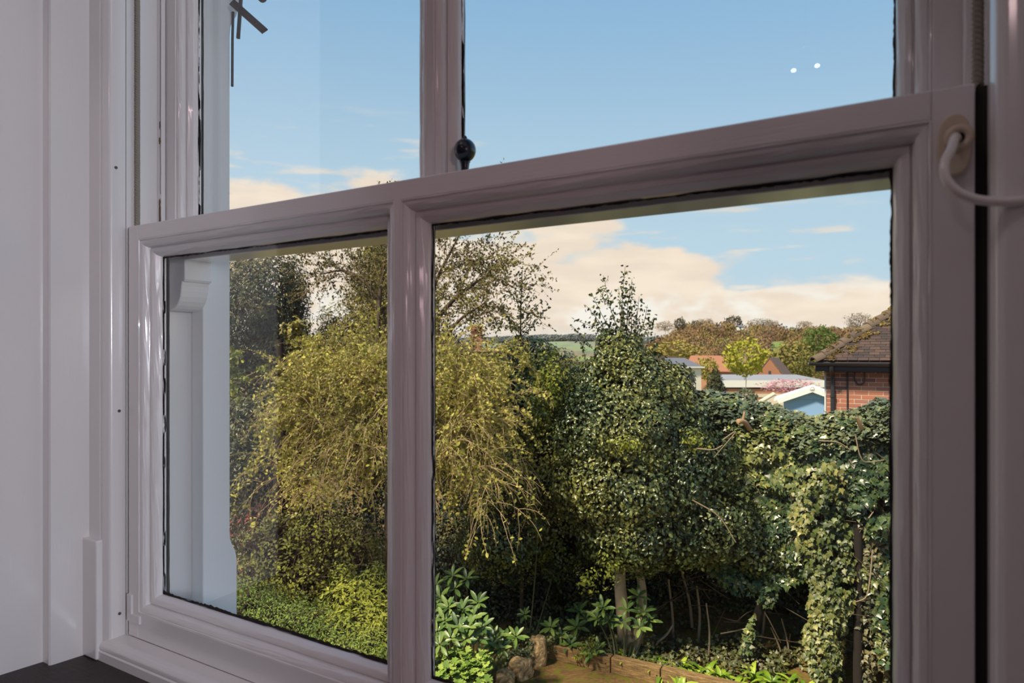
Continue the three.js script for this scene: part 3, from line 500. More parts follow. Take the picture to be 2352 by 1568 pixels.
{ // the holly
  const li = [PB(1425, 800, 8.95, 0.33, 0.26), PB(1430, 845, 8.9, 0.5, 0.32), PB(1445, 905, 8.8, 0.72, 0.5), PB(1455, 990, 8.7, 0.98, 0.72), PB(1450, 1110, 8.6, 1.0, 0.7), PB(1560, 1080, 8.5, 0.75, 0.7), PB(1380, 1010, 8.6, 0.55, 0.6), PB(1480, 1215, 8.5, 0.85, 0.5), PB(1620, 1190, 8.4, 0.7, 0.5), PB(1375, 870, 9.0, 0.3, 0.3), PB(1540, 910, 8.8, 0.34, 0.42), PB(1725, 1240, 8.4, 0.5, 0.38)];
  const base = G0(1446, 1512), o = thing('holly_tree', 'large dark glossy holly with two pale stems and spiky top shoots', 'tree', base);
  const bark = std([0.36, 0.29, 0.2], 0.9);
  part(o, 'trunk', new MB().tube(curve([base.clone().add(V(0.02, -0.1, 0)), P(1437, 1470, 8.5), P(1430, 1400, 8.5), P(1424, 1330, 8.55), P(1435, 1180, 8.6)], 16), (s) => mix(0.105, 0.06, s), 0, 10).geo(), bark);
  part(o, 'trunk', new MB().tube(curve([base.clone().add(V(0.06, -0.05, 0.02)), P(1458, 1480, 8.45), P(1473, 1420, 8.45), P(1476, 1360, 8.5), P(1466, 1290, 8.55), P(1470, 1150, 8.6)], 16), (s) => mix(0.065, 0.045, s), 0, 10).geo(), bark);
  part(o, 'cut_branch', new MB().tube([P(1432, 1488, 8.46), P(1444, 1470, 8.36), P(1450, 1462, 8.3)], 0.06, 0.055, 9, true).geo(), bark);
  part(o, 'trunk', new MB().tube(curve([P(1440, 1180, 8.6), P(1440, 1000, 8.8), P(1430, 800, 9), P(1428, 700, 9)], 10), 0.06, 0.014, 7).geo(), bark);
  innerWood(o, li, 0.85, 15, B.dark);
  const r = rngOf(77), m = new MB(), lv = [];
  for (const [u0, v0, u1, v1, n] of [[1432, 770, 1436, 612, 62], [1428, 780, 1386, 632, 54], [1415, 780, 1358, 672, 46], [1380, 830, 1368, 740, 40], [1400, 820, 1400, 730, 44], [1430, 820, 1425, 720, 44], [1460, 820, 1470, 730, 44], [1490, 840, 1505, 765, 34], [1350, 850, 1335, 775, 30], [1440, 760, 1452, 640, 40], [1450, 770, 1448, 690, 40], [1455, 780, 1468, 680, 42], [1410, 770, 1322, 735, 30], [1470, 780, 1502, 728, 30], [1400, 775, 1345, 700, 30], [1440, 770, 1420, 660, 40], [1462, 780, 1487, 700, 34], [1360, 800, 1310, 745, 20], [1440, 700, 1455, 655, 22], [1390, 700, 1372, 660, 20]]) shoot(m, lv, P(u0, v0, 9), P(u1, v1, 9 + (r() - 0.5) * 0.3), n, r, 0.11);
  part(o, 'shoots', m.geo(), B.green, 'stuff');
  leafCloud(o, 'shoot_leaves', { geo: L.holly, mat: LM.gloss, n: lv.length, place: fromList(lv), size: [0.04, 0.062], cols: C.holly, seed: 41, wild: 0.9 });
  leafCloud(o, 'foliage', { geo: L.holly, mat: LM.gloss, n: 52000, place: blobs(li, { holes: 0.26, freq: 2.1, deep: 0.45, rough: 0.26, seed: 42 }), size: [0.038, 0.065], cols: C.holly, seed: 42, patch: 1.1 });
  leafCloud(o, 'new_growth', { geo: L.oval, mat: LM.soft, n: 900, place: blobs([PB(1400, 1300, 7.9, 0.2, 0.25), PB(1345, 1330, 8.0, 0.15, 0.15), PB(1590, 1010, 7.9, 0.2, 0.2), PB(1440, 1020, 7.7, 0.25, 0.15)], { holes: 0.45, freq: 5, deep: 1, rough: 0.9, seed: 44 }), size: [0.03, 0.055], cols: C.lime, seed: 44 });
}
{ // the slim young holly
  const base = P(1198, 1000, 9.4); base.y = 0; const o = thing('young_holly', 'slim young holly rising as a thin spire above the bushes', 'tree', base), r = rngOf(78), m = new MB(), lv = [];
  part(o, 'stem', new MB().tube(curve([base, P(1198, 900, 9.4), P(1196, 740, 9.4), P(1199, 620, 9.4)], 16), 0.03, 0.004, 6).geo(), B.bark);
  for (const [v, u1, v1, n] of [[770, 1150, 700, 44], [775, 1258, 705, 50], [760, 1235, 700, 34], [755, 1160, 720, 34], [730, 1228, 672, 34], [735, 1175, 672, 30], [700, 1222, 650, 26], [700, 1178, 645, 26], [670, 1214, 636, 20], [680, 1186, 640, 16], [660, 1200, 614, 26], [790, 1170, 745, 30], [795, 1220, 745, 30], [745, 1245, 690, 30], [740, 1190, 700, 20]]) shoot(m, lv, P(1197, v, 9.4), P(u1, v1, 9.4 + (r() - 0.5) * 0.5), n, r, 0.1, 0.1);
  part(o, 'shoots', m.geo(), B.green, 'stuff');
  leafCloud(o, 'foliage', { geo: L.holly, mat: LM.gloss, n: lv.length * 1.1, place: fromList(lv), size: [0.035, 0.058], cols: C.holly, seed: 45, wild: 0.9 });
}
// ---------------------------------------------------------------- the budding willow: arching limbs, drooping twigs, small yellow leaves
{
  const root = P(905, 1340, 8.9); root.y = 0;
  const o = thing('budding_willow', 'willow with tan drooping twigs and tiny yellow spring leaves', 'tree', root), r = rngOf(99);
  const limb = (pts, r0, r1, n = 18) => { const c = curve(pts, n); part(o, 'limb', new MB().tube(c, r0, r1, 7).geo(), B.bark); return c; };
  const hub = P(905, 980, 9.0);
  part(o, 'trunk', new MB().tube(curve([root, P(900, 1180, 8.95), hub], 10), 0.11, 0.085, 9).geo(), B.bark);
  const limbs = [
    limb([hub, P(940, 820, 9.1), P(1000, 650, 9.2), P(1055, 540, 9.3)], 0.06, 0.01), limb([hub, P(960, 800, 9.0), P(1040, 690, 9.0), P(1090, 650, 9.0), P(1125, 630, 9.0)], 0.05, 0.008),
    limb([hub, P(985, 850, 8.9), P(1050, 740, 8.8), P(1115, 695, 8.7)], 0.045, 0.007), limb([hub, P(890, 760, 9.1), P(850, 660, 9.2), P(790, 622, 9.3), P(735, 630, 9.3)], 0.05, 0.008),
    limb([hub, P(870, 800, 9), P(880, 620, 9), P(905, 520, 9)], 0.05, 0.008), limb([hub, P(990, 840, 8.8), P(1060, 812, 8.6), P(1150, 808, 8.5)], 0.04, 0.006),
    limb([hub, P(860, 860, 8.8), P(780, 800, 8.6), P(700, 830, 8.5)], 0.045, 0.007), limb([hub, P(1000, 900, 8.4), P(1090, 900, 8.1), P(1150, 950, 7.9)], 0.04, 0.007), limb([hub, P(850, 930, 8.4), P(760, 910, 8.0), P(680, 960, 7.8)], 0.04, 0.007),
    limb([hub, P(900, 880, 8.3), P(870, 890, 7.9), P(830, 980, 7.7)], 0.035, 0.007), limb([hub, P(980, 930, 8.2), P(1020, 980, 7.9), P(1080, 1050, 7.7)], 0.035, 0.007),
  ];
  const m = new MB(), lvLow = [], lvTop = []; let lv = lvTop; const add = (a, d, len, bend, rad, depth, leafy) => { // one twig that bows under its weight
    const pts = [a.clone()], dir = d.clone().normalize(), n = 6; let p = a.clone();
    for (let k = 0; k < n; k++) { dir.y -= bend / n; dir.x += (r() - 0.5) * 0.5; dir.z += (r() - 0.5) * 0.5; dir.y += (r() - 0.5) * 0.3; dir.normalize(); p = p.clone().addScaledVector(dir, len / n); pts.push(p); }
    m.tube(pts, rad, rad * 0.45, 3);
    const nl = Math.round(len * leafy); for (let k = 0; k < nl; k++) { const s = 0.15 + 0.85 * r(), q = s * n, i = Math.min(n - 1, Math.floor(q)); lv.push([pts[i].clone().lerp(pts[i + 1], q - i).add(V((r() - 0.5) * 0.03, (r() - 0.5) * 0.03, (r() - 0.5) * 0.03)), rdir(r, V())]); }
    if (depth > 0) { const nb = 2 + Math.floor(r() * 3); for (let k = 0; k < nb; k++) { const i = 1 + Math.floor(r() * (n - 1)); add(pts[i], pts[i + 1 > n ? n : i].clone().sub(pts[i - 1]).normalize().add(rdir(r, V()).multiplyScalar(0.75)), len * (0.4 + 0.3 * r()), bend * 0.9, rad * 0.6, depth - 1, leafy); } }
  };
  limbs.forEach((c, li) => { // open crown above
    const hang = li >= 5; lv = hang ? lvLow : lvTop; const nT = hang ? 22 : 34;
    for (let k = 0; k < nT; k++) { const i = Math.floor(mix(3, 18, k / nT)), t = c[Math.min(18, i + 1)].clone().sub(c[i - 1]).normalize(); add(c[i], t.add(rdir(r, V()).multiplyScalar(0.8)).add(V(0, 0.25, 0)), 0.4 + 0.45 * r(), hang ? 1.6 : 0.25, 0.005, 2, hang ? 50 : 36); }
  });
  lv = lvLow;
  // the front mass: twigs that spill outwards and hang
  const mass = [[770, 890, 8.2, 40, -0.9], [740, 970, 8.0, 34, -0.8], [800, 850, 8.2, 36, -0.4], [860, 890, 8.0, 40, 0], [790, 1000, 7.8, 44, -0.3], [850, 1020, 7.7, 44, 0.2], [950, 880, 8.1, 40, 0.2], [1010, 870, 8.2, 44, 0.4], [1070, 885, 8.2, 34, 0.5], [1110, 900, 8.1, 24, 0.5], [1030, 920, 8.0, 36, 0.4], [1000, 1030, 7.7, 44, 0.5], [1060, 1060, 7.6, 40, 0.8], [1020, 1100, 7.5, 30, 0.8], [730, 1090, 7.9, 18, -0.6], [780, 1110, 7.7, 24, -0.2], [840, 1130, 7.7, 26, 0], [950, 990, 7.9, 30, 0.2], [890, 960, 7.8, 40, 0], [1110, 1110, 7.6, 20, 1], [880, 1080, 7.6, 24, 0]];
  for (const [u, v, t, n, sx] of mass) for (let k = 0, cu = 0, cv = 0, ct = 0; k < (v > 1020 ? n * 0.62 : n * 0.72); k++) { if (k % 8 === 0) { cu = (r() - 0.5) * 130; cv = (r() - 0.5) * 100; ct = (r() - 0.5) * 0.8; } const a = P(u + cu + (r() - 0.5) * 34, v + cv + (r() - 0.5) * 26, t + ct + (r() - 0.5) * 0.15), d = V(CY * sx * 0.6 + (r() - 0.5), 0.45 + 0.5 * r(), SY * -sx * 0.5 + 0.35 + (r() - 0.5)); add(a, d, (v > 990 ? 0.5 : 0.35) + 0.5 * r(), 0.9 + 1.3 * r(), v > 990 ? 0.0056 : 0.0052, 1, v > 990 ? 17 : 34); }
  part(o, 'twigs', m.geo(), B.twig, 'stuff');
  leafCloud(o, 'backlit_dark_buds', { geo: L.oval, mat: LM.dull, n: lvTop.length, place: fromList(lvTop), size: [0.022, 0.05], cols: [[0.06, 0.05, 0.014], [0.12, 0.11, 0.022], [0.25, 0.235, 0.045]], seed: 52, wild: 1, droop: -0.4 });  // crown buds coloured darker, their backlit look painted into the palette
  leafCloud(o, 'foliage', { geo: L.oval, mat: LM.soft, n: lvLow.length, place: fromList(lvLow), size: [0.026, 0.058], cols: C.bud, seed: 51, wild: 1, droop: -0.4, patch: 0.8, spread: 0.3 });
}
{ // a budding spray that reaches in from the left
  const base = P(470, 940, 6.4), o = thing('budding_spray', 'thin branch with fresh yellow leaf tufts beside the white board', 'branch', base), r = rngOf(61), m = new MB(), lv = [];
  for (const [a, b, c] of [[[470, 940], [540, 880], [603, 845]], [[480, 930], [535, 870], [552, 800]], [[500, 910], [540, 895], [550, 912]], [[490, 920], [528, 850], [530, 800]]]) { const cc = curve([P(...a, 6.4), P(...b, 6.4), P(...c, 6.4)], 12); m.tube(cc, 0.006, 0.002, 5); for (let k = 5; k < 13; k++) if (r() < 0.7) for (let j = 0; j < 12; j++) lv.push([cc[k].clone().add(rdir(r, V()).multiplyScalar(0.025)), rdir(r, V())]); }
  part(o, 'twigs', m.geo(), B.twig); leafCloud(o, 'leaf_tufts', { geo: L.oval, mat: LM.soft, n: lv.length, place: fromList(lv), size: [0.035, 0.062], cols: C.lime, seed: 61, wild: 1 });
}
// ---------------------------------------------------------------- the ivy hedge on the right
{
  const A = P(1560, 920, 9.0), Z = P(2330, 940, 7.3); A.y = Z.y = 0; const dir = Z.clone().sub(A), len = dir.length(); dir.normalize(); const nrm = V(-dir.z, 0, dir.x); if (nrm.z < 0) nrm.negate();
  const o = thing('ivy_hedge', 'tall ivy hedge with a rounded bluish green top and shaded stems below', 'hedge', A.clone().lerp(Z, 0.5));
  const topY = (s) => 3.06 + 0.1 * Math.exp(-(((s - 2.35) / 0.35) ** 2)) + 0.16 * Math.sin(s * 2.1 + 0.6) + 0.1 * nz(s * 2.5, 3, 1) + 0.12 * sstep(1.2, 2.4, s) - 0.25 * sstep(2.6, 3.4, s), botY = (s) => 1.15 + 0.35 * nz(s * 1.6, 9, 4) - 0.2 * Math.sin(s * 2) - sstep(2.1, 2.4, s) * sstep(3.1, 2.8, s) * 1.0;
  const bulge = (s, h) => 0.34 * fbm(s * 1.7, h * 1.7, 2.5, 4) + 0.12 * nz(s * 4.5, h * 4.5, 8);
  const face = (r, p, d) => { const s = r() * len, y0 = botY(s), y1 = topY(s), k = r(), y = mix(y0, y1, k), curl = Math.sqrt(Math.max(0.25, 1 - Math.max(0, (k - 0.72) / 0.28) ** 2 * 0.75)); if (nz(s * 3.2, y * 3.2, 5) < -0.45) return false; const f = (0.42 * curl + bulge(s, y)) - 0.3 * r() ** 2; p.copy(A).addScaledVector(dir, s).addScaledVector(nrm, f); p.y = y; d.copy(nrm).addScaledVector(up, 0.25 + (k > 0.85 ? 1 : 0)).normalize(); };
  const top = (r, p, d) => { const s = r() * len, w = (r() - 0.5) * 0.95; p.copy(A).addScaledVector(dir, s).addScaledVector(nrm, w); p.y = topY(s) + 0.06 - 0.3 * (w / 0.475) ** 2 + 0.16 * fbm(p.x * 2.6, 1, p.z * 2.6, 3) - 0.14 * r() ** 2; d.set((r() - 0.5) * 0.6, 1, (r() - 0.5) * 0.6 + 0.3).normalize(); };
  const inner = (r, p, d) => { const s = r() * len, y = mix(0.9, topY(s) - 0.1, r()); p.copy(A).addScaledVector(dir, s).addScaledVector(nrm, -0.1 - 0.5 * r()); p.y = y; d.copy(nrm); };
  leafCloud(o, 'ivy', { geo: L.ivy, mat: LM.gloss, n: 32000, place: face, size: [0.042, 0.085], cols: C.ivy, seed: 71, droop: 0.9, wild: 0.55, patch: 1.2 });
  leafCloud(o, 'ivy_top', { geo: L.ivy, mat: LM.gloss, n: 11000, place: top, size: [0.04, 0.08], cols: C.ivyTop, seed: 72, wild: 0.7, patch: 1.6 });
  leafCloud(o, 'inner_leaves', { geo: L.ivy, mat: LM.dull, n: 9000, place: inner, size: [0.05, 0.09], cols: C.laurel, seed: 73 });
  const r = rngOf(74), at = (s, y, f) => { const q = A.clone().addScaledVector(dir, s).addScaledVector(nrm, f); q.y = y; return q; };
  const m = new MB(); for (let k = 0; k < 150; k++) { const s = r() * len, y = 0.2 + r() * 2.6; m.tube(curve([at(s, y, -0.3 + 0.5 * r()), at(s + (r() - 0.5) * 0.5, y + 0.3 * r(), 0.1 + 0.3 * r()), at(s + (r() - 0.5) * 0.9, y + 0.5 * (r() - 0.3), 0.3 + 0.25 * r())], 6), 0.011, 0.004, 4); }
  part(o, 'branches', m.geo(), B.bark, 'stuff');
  // stems that show under the ivy, pruned stubs and bare runners
  for (const [u0, v0, u1, v1, t, ra] of [[1545, 1510, 1535, 1330, 8.9, 0.02], [1590, 1440, 1565, 1310, 9.0, 0.022], [1604, 1470, 1600, 1345, 8.8, 0.02], [1627, 1520, 1622, 1385, 8.4, 0.014], [1800, 1530, 1770, 1440, 8.3, 0.012], [1815, 1540, 1795, 1420, 8.3, 0.012], [1790, 1530, 1815, 1455, 8.35, 0.01], [1735, 1530, 1757, 1390, 8.7, 0.02], [1510, 1475, 1545, 1435, 8.6, 0.018], [1655, 1455, 1722, 1440, 8.4, 0.009]]) part(o, 'stem', new MB().tube(curve([P(u0, v0, t), P(mix(u0, u1, 0.5) + 5, mix(v0, v1, 0.5), t), P(u1, v1, t)], 6), ra, ra * 0.7, 6).geo(), B.pale);
  for (const [pts, ra] of [[[[1880, 1012], [1925, 1016], [1952, 1032]], 0.009], [[[1965, 1000], [1975, 1045], [1985, 1060], [2030, 1056]], 0.008], [[[1950, 1055], [1962, 1072]], 0.009], [[[1600, 1030], [1640, 1032], [1660, 1022]], 0.009], [[[1590, 1148], [1650, 1185], [1690, 1245]], 0.009], [[[2004, 1262], [1998, 1330], [1988, 1372], [1965, 1382]], 0.009], [[[1660, 1010], [1690, 990], [1640, 1050]], 0.007], [[[1995, 1190], [2006, 1175]], 0.008]]) part(o, 'runner', new MB().tube(curve(pts.map(([u, v]) => P(u, v, 7.45)), 10), ra, ra * 0.6, 5).geo(), B.pale);
  const st = std([0.42, 0.27, 0.15], 0.9); part(o, 'pruned_stub', new MB().tube(curve([P(1722, 985, 7.9), P(1708, 968, 7.8), P(1695, 968, 7.75)], 6), 0.03, 0.032, 8, true).geo(), st); part(o, 'pruned_stub', new MB().tube([P(1706, 968, 7.8), P(1710, 945, 7.8)], 0.015, 0.013, 7, true).geo(), st); part(o, 'pruned_stub', new MB().tube([P(1980, 985, 7.5), P(1968, 958, 7.45)], 0.022, 0.02, 7, true).geo(), st);
}
{ // curtain of hanging ivy at the right, on its post
  const a = G0(1958, 1600), b = P(1968, 1080, 7.55), o = thing('ivy_clad_post', 'dark post with a curtain of pale hanging ivy, right of the leaning trunk', 'post', V(a.x, 0, a.z));
  part(o, 'post', new MB().tube([V(b.x, 0, b.z - 0.12), b.clone().add(V(0, 0, -0.12))], 0.05, 0.045, 9).geo(), B.dark);
  const fall = (r, p, d) => { const k = r(), v = mix(1060, 1560, Math.pow(k, 0.7)), w = mix(150, 62, k), c = mix(1900, 1905, k) + 14 * Math.sin(v * 0.02), u = c + (r() - 0.5) * w * (1 + 0.3 * nz(v * 0.03, 1, 2)); if (nz(u * 0.03, v * 0.025, 3) < -0.3) return false; p.copy(P(u, v, 7.5 + 0.16 * r() + 0.1 * ((u - c) / 50) ** 2)); d.set(-0.15, 0.25, 1).normalize(); };
  leafCloud(o, 'ivy', { geo: L.ivy, mat: LM.semi, n: 3000, place: fall, size: [0.042, 0.075], cols: [[0.045, 0.07, 0.018], [0.08, 0.11, 0.026], [0.14, 0.16, 0.04], [0.24, 0.23, 0.065]], seed: 81, droop: 1.4, wild: 0.45, patch: 1.4 });
  const rr = (r, p, d) => { const v = mix(1010, 1568, r()), u = 2040 + (r() - 0.5) * 130; if (nz(u * 0.025, v * 0.02, 7) < -0.25) return false; p.copy(P(u, v, 7.6 + 0.2 * r())); d.set(-0.25, 0.2, 1).normalize(); };
  leafCloud(o, 'side_ivy', { geo: L.ivy, mat: LM.semi, n: 4200, place: rr, size: [0.035, 0.07], cols: [[0.05, 0.06, 0.03], [0.11, 0.11, 0.05], [0.19, 0.17, 0.08]], seed: 82, droop: 1.1 });
}
{ // leaning trunk
  const a = P(1700, 1520, 8.3), b = P(1800, 1250, 8.15), c = P(1835, 1120, 8.4); const o = thing('leaning_trunk', 'dark leaning trunk with ivy on it under the hedge', 'trunk', V(a.x, 0, a.z)); a.y = -0.05;
  part(o, 'trunk', new MB().tube(curve([a, P(1745, 1400, 8.2), b, c], 14), 0.055, 0.06, 9).geo(), B.dark);
  const r0 = (r, p, d) => { const k = r(), q = P(mix(1708, 1850, k) + (r() - 0.5) * mix(20, 60, k), mix(1500, 1170, k), 8.05 + 0.1 * r()); if (nz(q.x * 5, q.y * 5, 1) < -0.1) return false; p.copy(q); d.set(0, 0.3, 1).normalize(); };
  leafCloud(o, 'ivy', { geo: L.ivy, mat: LM.semi, n: 900, place: r0, size: [0.035, 0.07], cols: C.ivy, seed: 83, droop: 1 });
}
{ // low bank of dead leaves and creeping ivy in the shade under the hedge
  const o = thing('creeping_ivy', 'creeping ground ivy on the shaded bank below the hedge', 'ivy', G0(1640, 1500));
  leafCloud(o, 'leaves', { geo: L.ivy, mat: LM.semi, n: 7000, place: (r, p, d) => { const u = mix(1180, 2080, r()), v = mix(1425, 1568, r()); if (u < 1640 && v > 1494 + Math.max(0, u - 1252) * 0.25) return false; p.copy(G0(u, v)); if (nz(p.x * 2, p.z * 2, 3) < -0.15) return false; p.y = 0.05 + sstep(-8.2, -8.8, p.z) * 0.3 + 0.16 * r() ** 2; d.set(0, 1, 0.5).normalize(); }, size: [0.03, 0.06], cols: [[0.09, 0.07, 0.03], [0.06, 0.08, 0.025], [0.11, 0.12, 0.04], [0.17, 0.16, 0.05]], seed: 84, wild: 0.8 });
  leafCloud(o, 'trailing_shoots', { geo: L.ivy, mat: LM.semi, n: 700, place: (r, p, d) => { const k = r(); p.copy(P(mix(1040, 1290, k) + 30 * (r() - 0.5), mix(1560, 1465, k) + 40 * (r() - 0.5), mix(7.6, 8.5, k))); d.set(0, 0.8, 0.8).normalize(); }, size: [0.022, 0.04], cols: C.ivy, seed: 85 });
}
{ // pale board glimpsed through the stems
  const q = P(1557, 1436, 9.6), o = thing('white_board', 'broken piece of white board seen through stems behind the holly trunk', 'board', V(q.x, 0, q.z));
  const g = extrude([[-0.11, -0.3], [0.06, -0.36], [0.13, -0.1], [0.12, 0.17], [-0.02, 0.24], [-0.14, 0.2], [-0.12, -0.05]], 0.02, 0.002); g.rotateY(0.45); g.translate(q.x, q.y, q.z); part(o, 'panel', uvBox(g), std([0.72, 0.74, 0.8], 0.7));
  part(o, 'stake', box(q.x - 0.02, q.x + 0.02, -0.05, q.y + 0.1, q.z - 0.06, q.z - 0.03, 0.003), B.bark);
}
// ---------------------------------------------------------------- rhododendrons: whorls of long leaves, each leaf its own mesh
const rhodoLeaf = leafGeo([[0.03, 0], [0.13, 0.3], [0.16, 0.6], [0.1, 0.85], [0, 1]], 0.14, 0.18);
const rhodoMats = [[0.085, 0.16, 0.035], [0.13, 0.21, 0.04], [0.19, 0.27, 0.06], [0.055, 0.105, 0.03]].map((c) => phys(c, 0.38, { side: THREE.DoubleSide }));
const leafMesh = (o, name, geo, mat, pos, axis, nrmv, s, ws = 1) => { const m = new THREE.Mesh(geo, mat); m.name = name; m.castShadow = m.receiveShadow = true; tA.copy(axis).normalize(); tC.copy(nrmv).addScaledVector(tA, -tA.dot(nrmv)).normalize(); tB.crossVectors(tA, tC); qm.makeBasis(tB.clone().multiplyScalar(s * ws), tA.clone().multiplyScalar(s), tC.clone().multiplyScalar(s)); qm.setPosition(pos.clone().sub(o.position)); m.applyMatrix4(qm); o.add(m); return m; };
function rhodo(label, root, heads, seed, size = 0.13, mats = rhodoMats) {
  const o = thing('rhododendron', label, 'shrub', root, 'rhododendrons in the bed'), r = rngOf(seed), m = new MB();
  for (const [u, v, t] of heads) {
    const c = P(u, v, t), lean = c.clone().sub(root).setY(0).multiplyScalar(0.5).add(V(0, 1, 0.55)).normalize();
    m.tube(curve([root.clone().lerp(V(c.x, 0, c.z), 0.3), root.clone().lerp(c, 0.6).add(V(0, -0.08, -0.05)), c], 7), 0.012, 0.006, 5);
    const n = 8 + Math.floor(r() * 3), a0 = r() * 6; tA.set(1, 0, 0).cross(lean).normalize(); const e1 = tA.clone(), e2 = lean.clone().cross(e1);
    for (let k = 0; k < n; k++) { const a = a0 + k / n * 2 * Math.PI, el = k % 2 ? 0.25 : 0.65 + 0.2 * r(), ax = e1.clone().multiplyScalar(Math.cos(a)).addScaledVector(e2, Math.sin(a)).multiplyScalar(Math.cos(el)).addScaledVector(lean, Math.sin(el) * 0.8); const s = size * (0.8 + 0.4 * r()); leafMesh(o, 'leaf', rhodoLeaf, mats[Math.floor(r() * mats.length)], c.clone().addScaledVector(ax, 0.015), ax, lean, s); }
  }
  const b = new MB().add(m.geo()); part(o, 'stems', b.geo(), B.green);
  return o;
}
{
  const h1 = []; const r = rngOf(301); for (const [u, v, t] of [[1040, 1322, 7.9], [1072, 1330, 7.9], [1010, 1375, 7.6], [1045, 1352, 7.8], [1000, 1400, 7.5], [1030, 1395, 7.4], [1062, 1400, 7.5], [1098, 1385, 7.6], [1022, 1425, 7.3], [1052, 1440, 7.2], [1084, 1420, 7.4], [1108, 1440, 7.3], [1135, 1462, 7.5], [1005, 1450, 7.2], [1035, 1465, 7.1], [1070, 1468, 7.1], [1100, 1470, 7.2], [1185, 1462, 7.6], [1000, 1345, 7.8], [1130, 1480, 7.4], [1160, 1470, 7.6], [1010, 1480, 7.0], [1075, 1440, 7.2], [985, 1420, 7.4], [975, 1375, 7.6], [1150, 1490, 7.4], [960, 1440, 7.3]]) h1.push([u, v, t]);
  const root = P(1060, 1500, 7.7); root.y = 0; rhodo('largest rhododendron, bright green whorls right beside the glazing bar', root, h1, 302, 0.135);
  const r2 = P(1430, 1480, 8.2); r2.y = 0; rhodo('rhododendron whose whorls half hide the pale holly stems', r2, [[1385, 1396, 8.1], [1430, 1430, 8.1], [1470, 1440, 8.1], [1400, 1425, 8.15], [1480, 1405, 8.2], [1466, 1370, 8.3], [1372, 1420, 8.2], [1490, 1425, 8.2], [1440, 1400, 8.25], [1375, 1490, 8.2], [1360, 1500, 8.15]], 303, 0.13);
  const r3 = P(1285, 1490, 8.6); r3.y = 0; rhodo('small dark rhododendron just behind the timber sleeper', r3, [[1265, 1440, 8.5], [1325, 1440, 8.5], [1310, 1480, 8.4], [1345, 1420, 8.6], [1290, 1460, 8.5], [1330, 1405, 8.7]], 304, 0.14);
  const r4 = P(1205, 1440, 8.9); r4.y = 0; rhodo('tiny rhododendron, one pale whorl in the dark gap', r4, [[1205, 1412, 8.6], [1270, 1322, 9.0], [1236, 1220, 8.6]], 305, 0.11);
}
{ // round-leaved plants by the large rhododendron
  const gl = (() => { const m = new MB(), c = m.vert(0, 0.35, -0.06), k = []; for (let i = 0; i < 15; i++) { const a = -Math.PI / 2 + 0.2 + i / 14 * (2 * Math.PI - 0.4), rr = 0.5 * (1 + 0.16 * Math.cos(i * 3.14159)); k.push(m.vert(Math.cos(a) * rr, 0.4 + Math.sin(a) * rr * 0.9, 0.05)); } for (let i = 0; i + 1 < k.length; i++) m.i.push(c, k[i], k[i + 1]); return m.geo(); })();
  const mats = C.fresh.map((c) => phys(c, 0.6, { side: THREE.DoubleSide })), root = P(1060, 1560, 7.0); root.y = 0; const o = thing('lobed_leaf_plant', 'mound of light green lobed leaves at the corner of the right pane', 'plant', root), r = rngOf(310), m = new MB();
  for (let k = 0; k < 230; k++) { const u = 995 + 135 * r(), v = 1478 + 95 * r() + (u - 995) * 0.12, t = 7.0 - (v - 1480) * 0.004 + 0.15 * r(), c = P(u, v, t); m.tube([V(mix(c.x, root.x, 0.5), 0, mix(c.z, root.z, 0.5)), c], 0.003, 0.002, 3); leafMesh(o, 'leaf', gl, mats[Math.floor(r() * 3)], c, V(r() - 0.5, -0.25 + 0.3 * r(), 0.6), V((r() - 0.5) * 0.8, 1, 0.7), 0.06 + 0.035 * r()); }
  part(o, 'stalks', m.geo(), B.green, 'stuff');
}
